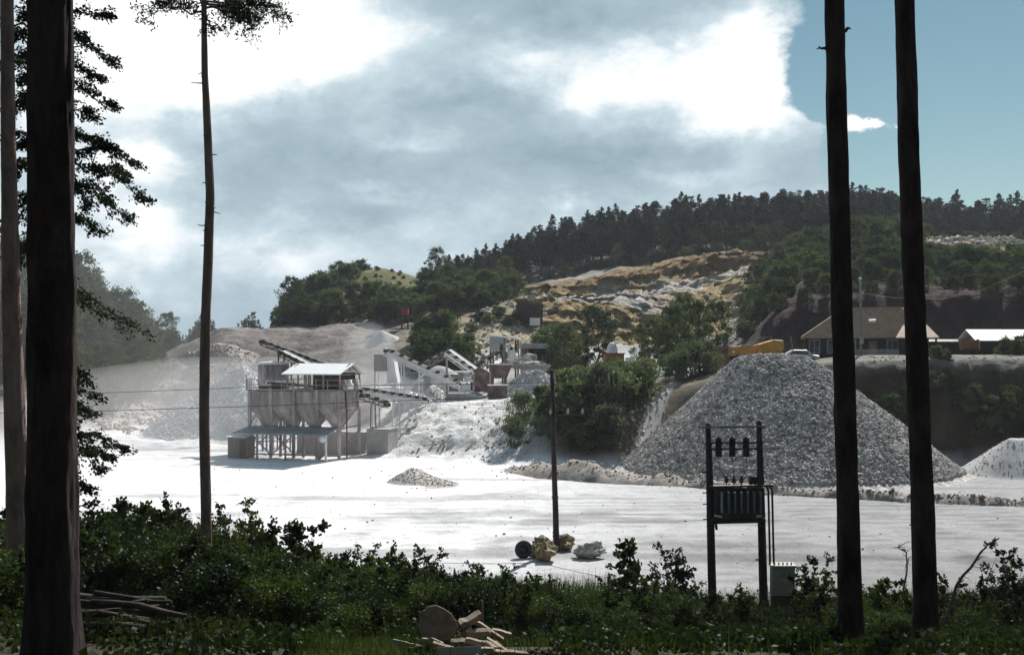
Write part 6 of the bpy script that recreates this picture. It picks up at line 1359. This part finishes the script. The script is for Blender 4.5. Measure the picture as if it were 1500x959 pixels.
# fence stakes with a slack wire
M_STAKE = mat('old split stake', (.06, .045, .035), (.16, .125, .10), 5, .4, stretch=(1, 1, .2))
for i, (px, yt_, yb, Y, lean) in enumerate(((476, 815, 858, 40, .02), (470, 823, 858, 40.3, -.03), (463, 830, 858, 40.5, .03), (522, 850, 905, 31, 0), (664, 833, 872, 38, .02), (705, 878, 930, 25, 0), (757, 862, 906, 31, .01), (808, 850, 915, 32, 0), (833, 856, 880, 39, .03), (893, 842, 880, 38, -.02), (1001, 870, 905, 33, .02), (303, 858, 922, 27.4, 0))):
    b0 = G(px, Y); h = max(.6, P(px, yt_, Y).z - b0.z)
    m = MB(); m.tube([(0, 0, -.3), (lean * h * .5 + .01, 0, h * .5), (lean * h, .01, h - .06), (lean * h + .01, .01, h)], [.042, .04, .038, .02], 7, jitter=.12)
    o = m.build('fence_stake', M_STAKE); o.location = b0
    l = ('tallest of three short stakes standing together in the weeds', 'middle one of three short stakes standing together in the weeds', 'shortest of three stakes standing together in the weeds', 'lone dark stake below the three that stand together', 'short stake in the weeds above the wood pile', 'thin reddish stake just behind the wood pile', 'thin stake between the wood pile and the tyre', 'tall dark stake below the foot of the utility pole', 'short stake under the boulder clump', 'stake below the wide whitish boulder', 'stake beside the nearer transformer pole', 'pale thin stick in the shade under the slim wavy pine')[i]
    tag(o, l, 'stake', 'old fence stakes')
cable('fence_wire', 'single thin fence wire stretched through the weeds before the boulders', [P(476, 818, 40), P(664, 824, 39.5), P(790, 823, 39.5), P(893, 846, 38)], .009, M_WIRE, .04)

# wood pile
M_CUT = mat('weathered cut wood', (.13, .10, .075), (.23, .185, .145), 4, .4, c3=(.30, .25, .20)); M_SPLIT = mat('split firewood', (.20, .155, .115), (.42, .35, .27), 3, .5, stretch=(1, 1, .4)); M_LBARK = mat('log bark', (.03, .022, .018), (.075, .058, .048), 4, .8)
Yl = 15.4
t = thing('log_round', 'big pale sawn log round standing on edge on the wood pile', 'log', P(640, 914, Yl), R(4)); t.rotation_euler.x = R(-13)
rng = np.random.default_rng(91); n = 40; th = np.linspace(0, 2 * np.pi, n, endpoint=False); rr = .262 * (1 + .07 * np.cos(th * 2 + .5) + .05 * np.cos(3 * th + 1) + .03 * rng.normal(size=n))
m = MB(); vs = []; 
for y, s in ((0, .95), (.02, 1.0), (.2, 1.02), (.36, 1.0)): vs += [(rr[k] * s * math.cos(th[k]), y, rr[k] * s * math.sin(th[k])) for k in range(n)]
m.add(vs, [(i*n+k, i*n+(k+1) % n, (i+1)*n+(k+1) % n, (i+1)*n+k) for i in range(3) for k in range(n)] + [tuple(reversed(range(3*n, 4*n)))]); m.build('bark', M_LBARK, t)
m = MB(); m.add([(rr[k] * .955 * math.cos(th[k]), -.004, rr[k] * .955 * math.sin(th[k])) for k in range(n)] + [(rr[k] * .95 * math.cos(th[k]), .012, rr[k] * .95 * math.sin(th[k])) for k in range(n)], [tuple(range(n)), tuple(reversed(range(n, 2*n)))] + [(k, k+n, (k+1) % n + n, (k+1) % n) for k in range(n)]); m.build('cut_face', M_CUT, t)
def split_log(px, py, Y, L, r, ax, label, m_=None, tilt=0.0, roll=0.0, name='firewood'):
    q = MB(); k = random.choice((3, 4, 5)); a0 = random.random() * 6; pr = [(r * random.uniform(.75, 1.15) * math.cos(a0 + i / k * 6.283), r * random.uniform(.75, 1.15) * math.sin(a0 + i / k * 6.283)) for i in range(k)]
    vs = []; 
    for f in np.linspace(0, 1, 6): 
        j = (random.gauss(0, r * .09), random.gauss(0, r * .09)); s = 1 + random.gauss(0, .06); vs += [(L * (f - .5) + random.gauss(0, .012), y * s + j[0], z * s + j[1]) for y, z in pr]
    q.add(vs, [(i*k+j, i*k+(j+1) % k, (i+1)*k+(j+1) % k, (i+1)*k+j) for i in range(5) for j in range(k)] + [tuple(reversed(range(k))), tuple(range(5*k, 6*k))])
    o = q.build(name, m_ or M_SPLIT, bevel=r * .12); o.location = P(px, py, Y); o.rotation_euler = (roll, tilt, ax); return tag(o, label, 'firewood', 'split logs of the wood pile')
for a_ in ((689, 908, 15.5, .36, .09, .5, 'pale wedge of firewood leaning beside the big log round', -.35), (702, 926, 15.4, .34, .07, .1, 'split log right under the leaning wedge', .05), (680, 938, 15.1, .36, .06, 0, 'flat split log tucked against the foot of the big round', 0), (716, 922, 15.7, .5, .05, -.2, 'long thin split branch slanting down from the wedge', .55), (734, 925, 15.9, .3, .05, .3, 'short split log on the far side of the pile', .3), (697, 941, 15.0, .3, .06, -.3, 'rounded split log low in the middle of the pile', .1), (722, 946, 14.9, .24, .09, 1.0, 'stubby split log with its end showing', .2), (738, 950, 14.9, .55, .035, -.3, 'thin stick slanting off the end of the pile', .45), (705, 955, 14.7, .34, .075, .1, 'thick short log lying at the front of the pile', 0), (748, 957, 14.7, .42, .055, .05, 'pale split log at the lower corner of the pile', .08), (630, 938, 15.0, .22, .06, .8, 'small pale chunk at the foot of the big round', .2), (640, 941, 14.9, .2, .05, -.5, 'smallest pale chunk before the big round', .3), (596, 944, 15.0, .42, .06, -.15, 'tapering split log sticking out of the pile towards the slim pine', .22), (655, 948, 14.8, .38, .04, .2, 'thin curved branch lying over the grey board', .35), (615, 952, 14.9, .3, .08, .3, 'dark shaded log under the tapering one', 0)):
    split_log(a_[0], a_[1], a_[2], a_[3], a_[4], a_[5], a_[6], M_SPLIT if 'dark' not in a_[6] else M_LBARK, a_[7])
m = MB(); m.box((-.3, -.02, -.22), (.3, .02, .12)); o = m.build('grey_board', mat('weathered grey board', (.24, .22, .21), (.36, .335, .32), 4, .4, stretch=(.4, 1, 4)), bevel=.004); o.location = P(672, 960, 14.6); o.rotation_euler = (R(-35), 0, R(3)); tag(o, 'flat weathered grey board leaning at the front of the wood pile', 'board')
# earth and bark litter the pile lies on
def litter():
    rng = np.random.default_rng(93); n = 500; X = rng.normal(-.75, .75, n); Y = rng.normal(15.4, .6, n); S = rng.uniform(.03, .12, n)
    V, Ft = stone_arrays(np.stack([X, Y, ground(X, Y) + .03], 1), S, rng); tag(obj('bark_litter', mesh_np('bark_litter', V, [Ft], M_LBARK)), kind='stuff')
litter()
rs = np.random.default_rng(97)
for i in range(22):
    Y = 16.9 - .055 * i + rs.normal() * .15; px = 178 + rs.normal() * 14; ln = rs.uniform(.8, 1.9); r_ = rs.choice([.016, .024, .035, .055, .07]); z = gz(XW(px, Y), Y) + .04 + .6 * (1 - i / 21) ** 1.1
    c = Vector((XW(px, Y), Y, z)); a_ = rs.normal() * .22; d = Vector((math.cos(a_), math.sin(a_), rs.normal() * .05)) * ln / 2; bow = Vector((0, 0, rs.normal() * .035))
    m = MB(); m.tube([-d, -d * .5 + bow * .7, bow, d * .5 + bow * .6 + Vector((0, 0, rs.normal() * .02)), d], [r_ * 1.1, r_ * 1.05, r_, r_ * .92, r_ * .8], 8, jitter=.08)
    o = m.build('stacked_log', M_LBARK); o.location = c
    tag(o, 'dark pole or branch in the low brushwood stack beside the stoutest pine trunk', 'log', 'brushwood stack beside the stoutest trunk')
# dead branch and dead stem
def dead(name, label, pts, r, twigs, seed, Y):
    rng = np.random.default_rng(seed); b0 = P(*pts[0], Y); b0.z = min(b0.z, gz(b0.x, b0.y)); w = AB(); A = np.array([(P(x, y, Y) - b0)[:] for x, y in pts]); A[0] = (0, 0, -.2)
    s = np.linspace(0, len(A) - 1, 14); p = np.stack([np.interp(s, range(len(A)), A[:, k]) for k in range(3)], 1) + rng.normal(size=(14, 3)) * .012; w.add(cyl_arrays(p, np.linspace(r, r * .35, 14), 7))
    for k in range(twigs):
        i = rng.integers(4, 13); a_ = p[i]; ln = rng.uniform(.15, .6); e = a_ + np.array([rng.uniform(-.2, 1), rng.normal() * .4, rng.uniform(-.5, .4)]) * ln; w.add(cyl_arrays(limb(a_, e, rng, .1, 5), np.linspace(.014, .004, 5), 4))
    o = obj(name, w.mesh(name, M_WOOD, True)); o.location = b0; return tag(o, label, 'branch')
dead('dead_branch', 'bare dead branch leaning out of the shrubs past the last pine trunk', [(1372, 905), (1398, 862), (1424, 828), (1437, 808), (1448, 796), (1463, 789)], .045, 14, 95, 29)
dead('dead_sapling', 'thin dead stem curving up beside the last pine trunk', [(1318, 905), (1324, 860), (1329, 828), (1326, 806), (1310, 800)], .03, 12, 96, 29)

# ------------------------------------------------------------------ render settings
scene.render.engine = 'CYCLES'
scene.cycles.use_denoising = True
scene.cycles.max_bounces = 6; scene.cycles.diffuse_bounces = 3; scene.cycles.transmission_bounces = 3; scene.cycles.volume_bounces = 0; scene.cycles.transparent_max_bounces = 4
scene.cycles.sample_clamp_indirect = 6.0
vs_ = scene.view_settings; vs_.view_transform = 'Standard'; vs_.look = 'None'; vs_.exposure = EXPOSURE; vs_.gamma = 1.0; vs_.use_curve_mapping = False
